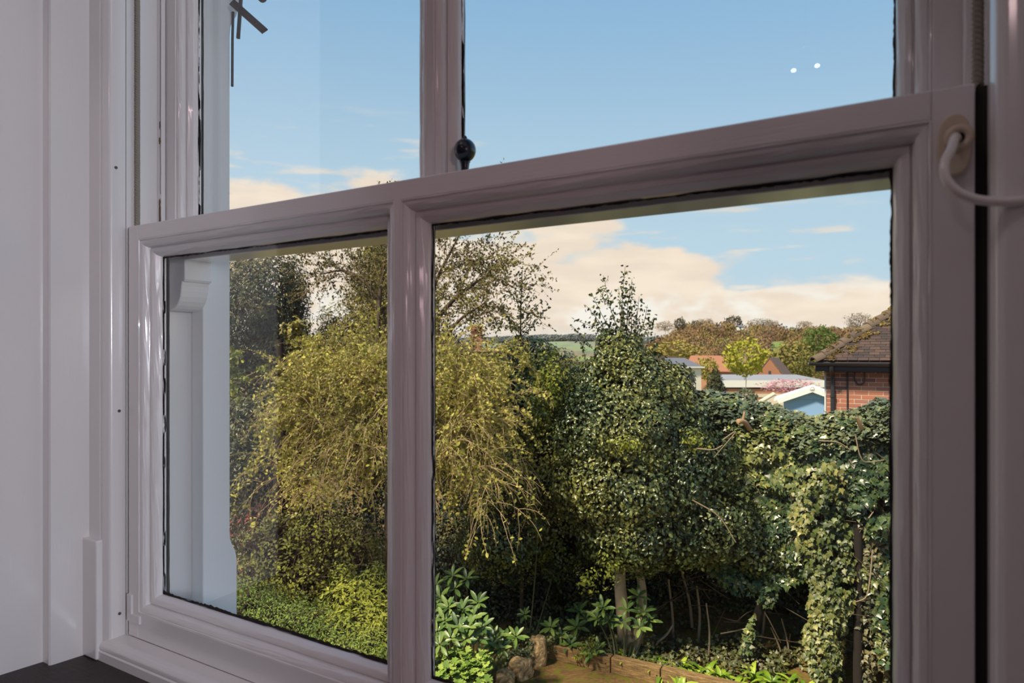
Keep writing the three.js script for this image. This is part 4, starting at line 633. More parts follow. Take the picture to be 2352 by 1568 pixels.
{ // strap-leaved clumps along the bed
  const strap = (() => { const m = new MB(), n = 6; let prev = null; for (let k = 0; k <= n; k++) { const s = k / n, w = 0.115 * Math.pow(Math.sin(Math.PI * Math.min(0.999, 0.14 + 0.84 * s)), 0.7), y = s - 0.18 * s * s * s, z = -0.55 * s * s * s; const row = [m.vert(-w, y, z + w * 0.5), m.vert(0, y, z), m.vert(w, y, z + w * 0.5)]; if (prev) for (let j = 0; j < 2; j++) m.i.push(prev[j], row[j], row[j + 1], prev[j], row[j + 1], prev[j + 1]); prev = row; } return m.geo(); })();
  const mats = [[0.17, 0.28, 0.02], [0.26, 0.38, 0.03], [0.36, 0.46, 0.05], [0.11, 0.2, 0.02]].map((c) => phys(c, 0.4, { side: THREE.DoubleSide }));
  const places = [[1446, 1530, 8.2, 'strap-leaved clump nearest the holly stems'], [1490, 1542, 8.1, 'second strap-leaved clump from the holly stems'], [1520, 1562, 7.95, 'strap-leaved clump on the sleeper edge, third from the holly'], [1558, 1556, 8.0, 'strap-leaved clump, fourth from the holly stems'], [1590, 1578, 7.8, 'low strap-leaved clump, fifth from the holly stems'], [1620, 1556, 7.9, 'tall strap-leaved clump below the thin pale stem'], [1655, 1566, 7.8, 'strap-leaved clump in front of the leaning trunk'], [1690, 1588, 7.6, 'strap-leaved clump with broad arching leaves, right of the leaning trunk foot'], [1733, 1558, 7.8, 'upright strap-leaved clump left of the bare canes'], [1770, 1568, 7.7, 'strap-leaved clump under the bare canes'], [1815, 1572, 7.65, 'strap-leaved clump at the right under the canes'], [1850, 1582, 7.5, 'last strap-leaved clump, next to the hanging ivy'], [1560, 1600, 7.6, 'strap-leaved clump cut by the bottom of the pane, left'], [1640, 1606, 7.5, 'strap-leaved clump cut by the bottom of the pane, middle'], [1770, 1606, 7.4, 'strap-leaved clump cut by the bottom of the pane, right']];
  const r = rngOf(320);
  places.forEach(([u, v, t, lab]) => { const root = P(u, v, t); root.y = 0.02; const o = thing('strap_leaved_plant', lab, 'plant', root, 'strap-leaved plants along the bed'); const n = 13 + Math.floor(r() * 4); for (let k = 0; k < n; k++) { const a = k / n * 2 * Math.PI + r() * 0.5, el = 0.5 + 0.75 * r(), ax = V(Math.cos(a) * Math.cos(el), Math.sin(el), Math.sin(a) * Math.cos(el)), nn = V(-Math.cos(a) * Math.sin(el), Math.cos(el), -Math.sin(a) * Math.sin(el)); leafMesh(o, 'leaf', strap, mats[Math.floor(r() * 4)], root.clone().add(V((r() - 0.5) * 0.07, 0, (r() - 0.5) * 0.07)), ax, nn, 0.2 + 0.1 * r()); } });
}
{ // bright spurge
  const q = P(1350, 1492, 8.2), o = thing('spurge_plant', 'small lime yellow spurge on top of the sleeper', 'plant', V(q.x, 0, q.z)), li = [[q.x, q.y, q.z, 0.12, 0.1, 0.1], [q.x + 0.06, q.y + 0.1, q.z, 0.07, 0.08, 0.07], [q.x - 0.12, q.y - 0.1, q.z + 0.05, 0.04, 0.04, 0.04]];
  part(o, 'stems', (() => { const m = new MB(), r = rngOf(5); for (let k = 0; k < 9; k++) m.tube([V(q.x, 0.02, q.z), V(q.x + (r() - 0.5) * 0.16, q.y + (r() - 0.3) * 0.12, q.z)], 0.005, 0.003, 4); return m.geo(); })(), B.green);
  leafCloud(o, 'leaves', { geo: L.oval, mat: LM.soft, n: 520, place: blobs(li, { holes: 0.2, deep: 0.7, seed: 4 }), size: [0.018, 0.034], cols: C.lime, seed: 91 });
}
// ---------------------------------------------------------------- low golden shrubs on the left
{
  const mk = (label, li, n, size, cols, seed, geo = L.oval, holes = 0.32, cat = 'shrub', name = 'golden_privet') => { const o = thing(name, label, cat, V(li[0][0], 0, li[0][2])); innerWood(o, li, 0.85, seed, B.bark); leafCloud(o, 'foliage', { geo, mat: LM.soft, n, place: blobs(li, { holes, freq: 3.2, deep: 0.5, rough: 0.35, seed }), size, cols, seed, droop: -0.5, patch: 1.6 }); return o; };
  mk('airy golden green shrub under the drooping willow twigs', [PB(660, 1290, 8.6, 0.5, 0.4), PB(610, 1250, 8.7, 0.4, 0.35), PB(740, 1230, 8.7, 0.45, 0.4), PB(640, 1220, 8.8, 0.25, 0.3), PB(700, 1330, 8.4, 0.4, 0.3), PB(820, 1250, 8.7, 0.45, 0.35), PB(580, 1330, 8.5, 0.3, 0.25)], 5200, [0.03, 0.06], [[0.10, 0.11, 0.012], [0.17, 0.18, 0.018], [0.27, 0.28, 0.03]], 101, L.oval, 0.42);
  mk('bright yellow green shrub with long upright leaf tufts, low by the glazing bar', [PB(800, 1400, 7.6, 0.3, 0.3), PB(860, 1380, 7.7, 0.35, 0.3), PB(790, 1345, 7.8, 0.16, 0.22), PB(865, 1335, 7.8, 0.16, 0.2), PB(830, 1450, 7.3, 0.4, 0.25), PB(900, 1440, 7.3, 0.35, 0.3), PB(880, 1480, 7.0, 0.3, 0.22), PB(760, 1450, 7.4, 0.35, 0.22)], 6500, [0.045, 0.09], C.lime, 102, L.slim, 0.25);
  mk('low clipped green hedge along the bottom of the left pane', [PB(570, 1385, 7.6, 0.35, 0.22), PB(640, 1410, 7.5, 0.35, 0.2), PB(700, 1435, 7.3, 0.35, 0.22), PB(500, 1390, 7.7, 0.4, 0.25), PB(760, 1465, 7.1, 0.3, 0.2), PB(820, 1500, 6.8, 0.35, 0.2)], 12000, [0.025, 0.05], C.fresh, 103, L.slim, 0.15, 'hedge', 'box_hedge');
  const o = mk('sparse red-leaved pieris against the dark yew', [PB(570, 1230, 9.2, 0.25, 0.35), PB(550, 1340, 9, 0.3, 0.3), PB(590, 1180, 9.3, 0.2, 0.2)], 240, [0.06, 0.11], [[0.25, 0.04, 0.03], [0.36, 0.08, 0.06]], 104, L.slim, 0.3, 'shrub', 'red_shrub');
}
// ---------------------------------------------------------------- the brick bungalow
{
  const X0 = -1.57, zw = -12.85, yE = H - 0.18, zE = zw + 0.28, xE = -1.717, o = thing('brick_bungalow', 'red brick bungalow with hipped dark tile roof and black gutter at the right', 'building', V(0.6, 0, -16));
  const pit = THREE.MathUtils.degToRad(37.6), cp = Math.cos(pit), sp = Math.sin(pit), D = 4.2, XR = 4.5;
  const mortar = std([0.68, 0.54, 0.42], 0.95);
  part(o, 'wall', box(X0 + 0.006, 1.02, -0.3, yE - 0.1, zw - 7, zw - 0.003, 0), mortar);
  const bt = tex(256, 128, (u, v) => { const row = v < 0.5 ? 0 : 1, x = (u * 2 + row * 0.5) % 1, y = (v * 2) % 1, m = x < 0.05 || y < 0.14, k = 0.9 + 0.3 * tileNoise(u, v, 3, 3, 2); return m ? [0.80, 0.72, 0.62] : [0.70 * k, 0.42 * k, 0.33 * k]; }, true); bt.repeat.set(1 / 0.45, 1 / 0.15);
  part(o, 'side_wall', box(1.02, XR, -0.3, yE - 0.1, zw - 7, zw, 0), std([1, 1, 1], 0.9, { map: bt }));
  const bg = uvBox(new RoundedBoxGeometry(0.215, 0.065, 0.1, 1, 0.004)), r = rngOf(401);
  const bm = [[0.52, 0.21, 0.13], [0.47, 0.18, 0.115], [0.56, 0.25, 0.16], [0.42, 0.17, 0.115], [0.40, 0.18, 0.14], [0.28, 0.12, 0.10]].map((c) => std(c, 0.9));
  for (let row = 0; row < 24; row++) for (let k = 0; k < 12; k++) {
    const y = yE - 0.17 - row * 0.075, off = row % 2 ? 0 : 0.1125, x = X0 + 0.1125 + k * 0.225 - off; if (x - 0.11 < X0 - 0.005) { const h = new THREE.Mesh(uvBox(new RoundedBoxGeometry(0.1, 0.065, 0.1, 1, 0.004)), bm[Math.floor(r() * 6)]); h.name = 'brick'; h.position.set(X0 + 0.052, y, zw - 0.05).sub(o.position); o.add(h); continue; }
    const m = new THREE.Mesh(bg, bm[Math.floor(r() ** 1.3 * 6)]); m.name = 'brick'; m.castShadow = m.receiveShadow = true; m.position.set(x, y, zw - 0.05 + 0.002 * r()).sub(o.position); o.add(m);
  }
  const white = std([0.75, 0.74, 0.72], 0.6), blk = std([0.032, 0.036, 0.042], 0.4), tileM = [[0.06, 0.042, 0.038], [0.08, 0.052, 0.044], [0.048, 0.036, 0.034], [0.10, 0.062, 0.048]].map((c) => std(c, 0.85)), mossM = LM.dull;
  part(o, 'corner_strip', box(X0 - 0.03, X0 - 0.003, -0.2, yE - 0.12, zw - 0.06, zw + 0.006, 0.003), white);
  part(o, 'fascia', box(xE - 0.0, XR, yE - 0.16, yE - 0.01, zE - 0.045, zE - 0.02, 0.003), blk);
  part(o, 'soffit', box(xE, XR, yE - 0.17, yE - 0.15, zw - 0.02, zE - 0.02, 0.002), blk);
  { const s = new THREE.Shape(); s.absarc(0, 0, 0.058, Math.PI, 2 * Math.PI); s.absarc(0, 0, 0.052, 2 * Math.PI, Math.PI, true); const g = new THREE.ExtrudeGeometry(s, { depth: XR - xE + 0.1, bevelEnabled: false, curveSegments: 10 }); g.rotateY(Math.PI / 2); g.translate(xE - 0.1, yE - 0.015, zE + 0.035); part(o, 'gutter', g, blk); const c = new THREE.CylinderGeometry(0.06, 0.06, 0.02, 16, 1, false, Math.PI / 2, Math.PI).rotateX(-Math.PI / 2).rotateY(Math.PI / 2).translate(xE - 0.1, yE - 0.015, zE + 0.035); part(o, 'gutter_end', c, std([0.3, 0.3, 0.3], 0.4)); }
  part(o, 'downpipe', new MB().tube(curve([V(-1.45, yE - 0.06, zE + 0.03), V(-1.45, yE - 0.16, zE - 0.01), V(-1.46, yE - 0.26, zw + 0.05), V(-1.46, yE - 0.5, zw + 0.05), V(-1.46, 0.1, zw + 0.05)], 24), 0.036, 0.036, 12).geo(), blk);
  part(o, 'pipe_clip', new THREE.CylinderGeometry(0.045, 0.045, 0.03, 14).translate(-1.46, yE - 0.62, zw + 0.05), blk);
  part(o, 'cable', new MB().tube(curve([V(-1.22, yE - 0.16, zw + 0.02), V(-1.225, yE - 0.5, zw + 0.02), V(-1.22, yE - 1.2, zw + 0.02)], 12), 0.013, 0.013, 6).geo(), blk);
  part(o, 'cable', new MB().tube(curve([V(-1.10, yE - 0.16, zw + 0.02), V(-1.11, yE - 0.3, zw + 0.025), V(-1.05, yE - 0.4, zw + 0.03), V(-0.97, yE - 0.37, zw + 0.03), V(-0.955, yE - 0.27, zw + 0.025), V(-0.955, yE - 0.16, zw + 0.02)], 24), 0.011, 0.011, 6).geo(), blk);
  // roof deck: both slopes of the hip, then tiles one by one on the slope that shows
  const at = (x, q, h = 0) => V(x, yE + q * sp + h * cp, zE - q * cp + h * sp);
  const deck = new MB(); const e = V(xE, yE, zE), ridge = 4.6; const rA = at(xE + ridge * cp, ridge), rB = at(XR, ridge), bk = V(xE, yE, zE - 2 * ridge * cp);
  deck.quad(V(xE, yE - 0.02, zE), V(XR, yE - 0.02, zE), rB, rA); deck.quad(V(xE, yE - 0.02, zE), rA, rA, bk); deck.quad(bk, rA, rB, V(XR, yE, zE - 2 * ridge * cp)); deck.quad(V(xE, yE - 0.03, zE), V(XR, yE - 0.03, zE), V(XR, yE - 0.03, zE - 2 * ridge * cp), bk);
  part(o, 'roof_deck', deck.geo(), tileM[2]);
  const tg = uvBox(new RoundedBoxGeometry(0.16, 0.011, 0.13, 1, 0.003)); let nT = 0;
  for (let row = 0; row < 27; row++) { const q = 0.02 + row * 0.076, xs = xE + q * cp + 0.03; for (let k = 0; k < 15 && nT < 296; k++) { const x = Math.ceil((xs - (row % 2) * 0.0825) / 0.165) * 0.165 + (row % 2) * 0.0825 + k * 0.165 + 0.03; if (x > 0.42) break; const m = new THREE.Mesh(tg, tileM[Math.floor(r() ** 1.2 * 4)]); m.name = 'roof_tile'; m.castShadow = m.receiveShadow = true; m.position.copy(at(x, q + 0.06, 0.016 + 0.004 * r())).sub(o.position); m.rotation.set(pit - 0.1, (r() - 0.5) * 0.02, (r() - 0.5) * 0.02); o.add(m); nT++; } }
  const hip = V(1, Math.tan(pit), -1).normalize(), hg = (() => { const s = new THREE.Shape(); s.absarc(0, 0, 0.1, 0.15, Math.PI - 0.15); s.absarc(0, 0, 0.082, Math.PI - 0.15, 0.15, true); const g = new THREE.ExtrudeGeometry(s, { depth: 0.3, bevelEnabled: true, bevelSize: 0.004, bevelThickness: 0.004, bevelSegments: 1, curveSegments: 8 }); return uvBox(g); })();
  const hm = [[0.15, 0.11, 0.08], [0.20, 0.15, 0.10], [0.11, 0.08, 0.065]].map((c) => std(c, 0.95)); const qb = new THREE.Matrix4(), side = V().crossVectors(hip, up).normalize(), nu = V().crossVectors(side, hip).normalize();
  for (let k = 0; k < 16; k++) { const m = new THREE.Mesh(hg, hm[Math.floor(r() * 3)]); m.name = 'hip_tile'; m.castShadow = m.receiveShadow = true; const tilt = hip.clone().addScaledVector(nu, -0.13).normalize(), n2 = V().crossVectors(side, tilt).normalize(); qb.makeBasis(side.clone().negate(), n2, tilt.clone()); m.applyMatrix4(qb); m.position.copy(e).addScaledVector(hip, k * 0.215 - 0.03).addScaledVector(nu, -0.045 + 0.055).sub(o.position); o.add(m); }
  leafCloud(o, 'moss', { geo: L.card, mat: mossM, n: 5200, place: (rr, p, d) => { const k = rr() ** 1.3 * 3.2, s = rr() ** 1.6 * 0.42; p.copy(e).addScaledVector(hip, k).addScaledVector(V(1, 0, 0), s).addScaledVector(nu, 0.035 * (1 - s) + 0.03 * rr()); if (s < 0.1) p.addScaledVector(nu, 0.055); if (fbm(p.x * 5, p.y * 5, p.z * 5, 3) < 0.02 + s * 0.25) return false; d.set(0, 1, 0.5).normalize(); }, size: [0.02, 0.05], cols: [[0.10, 0.065, 0.02], [0.18, 0.12, 0.03], [0.26, 0.19, 0.05]], seed: 402 });
}
// ---------------------------------------------------------------- land: valley, fields and hills
const azOf = (x, z) => { const a = Math.atan2(x - CAM.x, -(z - CAM.z)); return THREE.MathUtils.radToDeg(a) + 31.4; };   // degrees right of the view axis
const landY = (d, a) => {
  const near = -0.3 * sstep(14, 30, d) - 6.5 * sstep(45, 150, d);
  const hill = (19 + 2.0 * Math.sin(a * 0.16 + 0.5)) * sstep(8.5, 15, a) * sstep(190, 440, d) * 1.0;
  const far = 58 * sstep(700, 2100, d) * (0.84 + 0.1 * Math.sin(a * 0.35));
  return near + Math.max(hill + (3 + near) * 0 , far) + 1.5 * fbm(d * 0.01, a * 0.2, 3, 3) * sstep(60, 300, d);
};
const land = (a, d) => { const w = THREE.MathUtils.degToRad(a - 31.4); return V(CAM.x + Math.sin(w) * d, landY(d, a), CAM.z - Math.cos(w) * d); };
{
  const m = new MB(), cols = [], ds = []; for (let d = 14; d < 3200; d *= 1.045) ds.push(d); const NA = 130, idx = [];
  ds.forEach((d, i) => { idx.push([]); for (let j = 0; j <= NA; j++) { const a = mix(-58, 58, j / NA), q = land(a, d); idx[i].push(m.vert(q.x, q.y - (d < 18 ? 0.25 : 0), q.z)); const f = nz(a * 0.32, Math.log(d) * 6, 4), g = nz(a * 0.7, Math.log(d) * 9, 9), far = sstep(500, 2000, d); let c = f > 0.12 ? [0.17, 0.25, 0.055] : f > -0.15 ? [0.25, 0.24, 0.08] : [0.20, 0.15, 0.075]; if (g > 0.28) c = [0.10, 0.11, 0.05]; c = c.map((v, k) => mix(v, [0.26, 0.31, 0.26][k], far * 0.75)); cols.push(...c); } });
  for (let i = 0; i + 1 < ds.length; i++) for (let j = 0; j < NA; j++) m.i.push(idx[i][j], idx[i][j + 1], idx[i + 1][j + 1], idx[i][j], idx[i + 1][j + 1], idx[i + 1][j]);
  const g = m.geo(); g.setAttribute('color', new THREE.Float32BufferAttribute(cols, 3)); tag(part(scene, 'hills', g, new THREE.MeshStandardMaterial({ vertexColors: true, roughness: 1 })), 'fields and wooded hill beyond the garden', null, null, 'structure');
}
// a tree for the middle distance: trunk, forking limbs and a crown of leaf clusters
function crownGeo(n, seed, flat = 1, bare = false) { const r = rngOf(seed), m = new MB(), d = V(), q = V(); for (let k = 0; k < n; k++) { rdir(r, d); const s = (bare ? 0.55 + 0.45 * r() : 0.6 + 0.4 * Math.sqrt(r())) * (1 + 0.35 * nz(d.x * 2 + seed, d.y * 2, d.z * 2)); q.set(d.x * s, d.y * s * flat * (d.y < 0 ? 0.85 : 1), d.z * s); const e = bare ? 0.06 : 0.12 * (0.6 + 0.8 * r()); const a = rdir(r, V()).multiplyScalar(e), b = rdir(r, V()).multiplyScalar(e); const i = m.vert(q.x + a.x, q.y + a.y, q.z + a.z); m.vert(q.x + b.x, q.y + b.y, q.z + b.z); m.vert(q.x - a.x * 0.7, q.y - b.y, q.z - a.z); m.i.push(i, i + 1, i + 2); } return m.geo(); }
const crowns = [crownGeo(900, 1), crownGeo(900, 2), crownGeo(900, 3)], bareCrowns = [crownGeo(1100, 4, 0.85, true), crownGeo(1100, 5, 0.85, true)], woods = [crownGeo(240, 6, 0.85), crownGeo(240, 7, 0.8)];
const dMat = (c) => std(c, 0.95, { side: THREE.DoubleSide });
function farTree(name, label, u, v, base, t, w, h, col, { bare = false, trunkCol = B.bark, group, form = 1 } = {}) { // (u, v): centre of the crown; base: ground height; w, h: half sizes in metres
  const c = P(u, v, t), o = thing(name, label, 'tree', V(c.x, base, c.z), group), r = rngOf(Math.round(u * 7 + v));
  const m = new MB(), tp = new MB(); tp.tube([V(c.x, base, c.z), V(c.x + 0.05 * w, mix(base, c.y, 0.6), c.z), V(c.x, c.y + h * 0.4, c.z)], Math.max(0.03 * h, 0.03), 0.01 * h, 6); part(o, 'trunk', tp.geo(), trunkCol);
  for (let k = 0; k < (bare ? 46 : 16); k++) { const d = rdir(r, V()); d.y = Math.abs(d.y) * 0.8 + 0.1; const s0 = V(c.x, mix(mix(base, c.y, 0.6), c.y + h * 0.2, r()), c.z), e = V(c.x + d.x * w * 0.95, c.y + (d.y - 0.2) * h, c.z + d.z * w * 0.95); m.tube([s0, s0.clone().lerp(e, 0.5).add(V(0, h * 0.1, 0)), e], 0.012 * h, 0.004 * h, 3); } part(o, 'branches', m.geo(), trunkCol, 'stuff');
  const g = (bare ? bareCrowns : crowns)[Math.floor(r() * (bare ? 2 : 3))], cm = local(o, 'crown', g, dMat(col), 'stuff'); cm.position.set(0, c.y - base, 0); cm.scale.set(w, h, w); cm.rotation.y = r() * 6; return o;
}
{ // woodland that covers the hill: nobody could count it
  const r = rngOf(501), o = thing('hillside_woodland', 'brown and olive spring woodland covering the hill behind the roofs', 'woodland', land(25, 300)); tag(o, null, null, null, 'stuff');
  const kinds = [[], []], cl = [[], []], pal = [[0.22, 0.135, 0.07], [0.29, 0.18, 0.085], [0.26, 0.18, 0.07], [0.19, 0.12, 0.08], [0.30, 0.22, 0.075], [0.14, 0.10, 0.055], [0.24, 0.22, 0.07]];
  for (let k = 0; k < 1500; k++) { const a = mix(11, 42, r()), d = mix(150, 440, Math.sqrt(r())); if (nz(a * 0.35, d * 0.012, 2) < -0.22 || (a < 16 && d < 330 && r() < 0.7)) continue; const q = land(a, d), s = 2.6 + 2.6 * r(), j = k & 1; qm.compose(q.clone().add(V(0, s * 0.75, 0)), new THREE.Quaternion().setFromAxisAngle(up, r() * 6), V(s, s * (0.9 + 0.5 * r()), s)); kinds[j].push(...qm.elements); const i = Math.floor(Math.min(0.99, Math.max(0, 0.45 + nz(a * 0.6, d * 0.02, 6) + (r() - 0.5) * 0.6)) * pal.length), b = 0.85 + 0.3 * r(); cl[j].push(pal[i][0] * b, pal[i][1] * b, pal[i][2] * b); }
  for (let k = 0; k < 500; k++) { const a = mix(-9, 12, r()), d = mix(160, 620, r()); if (nz(a * 0.5, d * 0.01, 7) < 0) continue; const q = land(a, d), s = 2 + 2.2 * r(), j = k & 1; qm.compose(q.clone().add(V(0, s * 0.7, 0)), new THREE.Quaternion(), V(s * 1.4, s, s * 1.4)); kinds[j].push(...qm.elements); const c = pal[Math.floor(r() * 6)]; cl[j].push(c[0] * 0.9, c[1], c[2]); }
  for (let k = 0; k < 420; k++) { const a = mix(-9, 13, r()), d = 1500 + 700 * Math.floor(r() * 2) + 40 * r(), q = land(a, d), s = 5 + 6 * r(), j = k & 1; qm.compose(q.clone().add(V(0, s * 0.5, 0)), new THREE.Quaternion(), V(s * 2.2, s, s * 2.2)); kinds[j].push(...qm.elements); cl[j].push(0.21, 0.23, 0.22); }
  for (const j of [0, 1]) { const m = new THREE.InstancedMesh(woods[j], dMat([1, 1, 1]), kinds[j].length / 16); m.instanceMatrix.array.set(kinds[j]); m.instanceColor = new THREE.InstancedBufferAttribute(new Float32Array(cl[j]), 3); m.name = 'tree_crowns'; tag(m, null, null, null, 'stuff'); m.frustumCulled = false; o.add(m); m.position.copy(o.position).negate(); }
}
{ // trees along the ridge and in the gardens below it
  const rd = [[1527, 750, 'wide bare tree at the left end of the ridge', 6, 4, 1], [1562, 745, 'round dark tree on the ridge, second from its left end', 3.4, 4, 0], [1598, 748, 'small dark tree left of the white ridge house', 3, 3.2, 0], [1612, 744, 'bare tree over the dark house on the ridge', 3.6, 4.2, 1], [1629, 742, 'pale bare tree just left of the white ridge house', 3, 4, 1], [1684, 745, 'tall dark tree right of the white ridge house', 5.5, 5.5, 0], [1748, 742, 'broad flat-topped bare tree in the middle of the ridge', 8, 4, 1], [1773, 745, 'bare tree joined to the flat-topped one on the ridge', 5, 3.6, 1], [1848, 744, 'lone low bare tree on the level part of the ridge', 5, 2.6, 1], [1640, 760, 'dark bush under the white ridge house', 5, 4, 0], [1660, 768, 'dark brown tree on the slope under the ridge house', 6, 5, 0]];
  rd.forEach(([u, v, lab, w, h, b], i) => { const t = 385 + i * 6, c = P(u, v, t); farTree('ridge_tree', lab, u, v, c.y - h - 3.5, t, w, h, b ? [0.27, 0.19, 0.10] : [0.10, 0.085, 0.05], { bare: !!b, group: 'trees along the ridge' }); });
  farTree('birch_tree', 'fresh yellow green birch with pale stems in front of the low white building', 1711, 822, -0.3, 44, 1.42, 1.25, [0.36, 0.35, 0.04], { trunkCol: B.birch });
  farTree('maple_tree', 'bright green round tree above the end of the tiled roof', 1883, 782, -4, 110, 2.4, 2.3, [0.09, 0.14, 0.025]);
  farTree('willow_bush', 'olive green bushy tree between the gabled house and the bungalow', 1822, 832, -2.5, 75, 2.6, 2.2, [0.22, 0.20, 0.045]);
  farTree('willow_bush', 'smaller olive bush against the gutter end of the bungalow', 1862, 838, -2, 70, 1.5, 1.4, [0.18, 0.17, 0.04]);
  farTree('bare_tree', 'faint bare tree on the skyline above the bungalow roof', 1972, 738, 0, 130, 2.6, 2.2, [0.24, 0.19, 0.14], { bare: true });
  farTree('brown_tree', 'rusty brown budding tree beside the red roof', 1652, 822, -2, 80, 1.7, 2.0, [0.27, 0.17, 0.08], { bare: true });
  farTree('golden_tree', 'golden olive tree behind the white house and holly', 1548, 806, -3, 90, 3.4, 1.4, [0.33, 0.27, 0.07]);
  farTree('blossom_tree', 'pink blossoming cherry in front of the low white building', 1815, 886, -0.2, 36, 1.55, 0.5, [0.62, 0.30, 0.38], { bare: true });
  farTree('grey_shrub', 'grey green rounded shrub just behind the ivy hedge', 1712, 915, 0, 20, 0.36, 0.3, [0.12, 0.16, 0.09]);
  farTree('hedge_bush', 'small yellow bush between the birch and the conifer', 1625, 848, -1, 50, 0.8, 0.9, [0.33, 0.29, 0.06]);
  { const q = P(1643, 890, 19), o = thing('garden_conifer', 'small dark green pointed conifer behind the left end of the ivy hedge', 'tree', V(q.x, 0, q.z)); part(o, 'trunk', new MB().tube([V(q.x, 0, q.z), V(q.x, q.y + 0.3, q.z)], 0.05, 0.01, 6).geo(), B.bark); const li = [[q.x, q.y - 0.35, q.z, 0.38, 0.5, 0.38], [q.x, q.y, q.z, 0.24, 0.4, 0.24], [q.x + 0.02, q.y + 0.3, q.z, 0.12, 0.22, 0.12], [q.x, q.y - 1.2, q.z, 0.5, 1.2, 0.5]]; leafCloud(o, 'foliage', { geo: L.slim, mat: LM.dull, n: 11000, place: blobs(li, { holes: 0.2, seed: 6, rough: 0.25 }), size: [0.06, 0.11], cols: [[0.02, 0.035, 0.012], [0.045, 0.06, 0.016], [0.09, 0.09, 0.022]], seed: 505, droop: -0.6 }); }
}
// ---------------------------------------------------------------- far buildings
const FB = { cream: std([0.78, 0.72, 0.64], 0.9), slate: std([0.15, 0.16, 0.19], 0.8), red: std([0.33, 0.15, 0.09], 0.9), brick: std([0.42, 0.21, 0.13], 0.95), tile: std([0.17, 0.11, 0.09], 0.9), white: std([0.82, 0.81, 0.8], 0.7), felt: std([0.30, 0.31, 0.34], 0.85), blue: std([0.24, 0.40, 0.66], 0.6), pane: std([0.05, 0.06, 0.08], 0.2), pale: std([0.66, 0.58, 0.46], 0.9) };
const placed = (o, name, geo, mat, yaw) => { geo.rotateY(yaw); return local(o, name, geo, mat); };
function gableGeo(w, d, h, th = 0) { const m = new MB(), a = [V(-w / 2, 0, d / 2), V(w / 2, 0, d / 2), V(0, h, d / 2)], b = a.map((v) => v.clone().setZ(-d / 2)); if (!th) { const k = [...a, ...b].map((v) => m.vert(v.x, v.y, v.z)); m.i.push(k[0], k[1], k[2], k[4], k[3], k[5]); return m.geo(); } const u = V(0, th, 0); for (const s of [0, 1]) { const e = a[s], f = b[s], n = V(s ? 0.12 : -0.12, -0.12 * h / (w / 2), 0), e2 = e.clone().add(n), f2 = f.clone().add(n); const A = [e2, a[2], b[2], f2].map((v) => v.clone()), Bq = A.map((v) => v.clone().add(u)); m.quad(...A); m.quad(...Bq); m.quad(A[0], A[1], Bq[1], Bq[0]); m.quad(A[2], A[3], Bq[3], Bq[2]); m.quad(A[3], A[0], Bq[0], Bq[3]); m.quad(A[1], A[2], Bq[2], Bq[1]); } return m.geo(); }
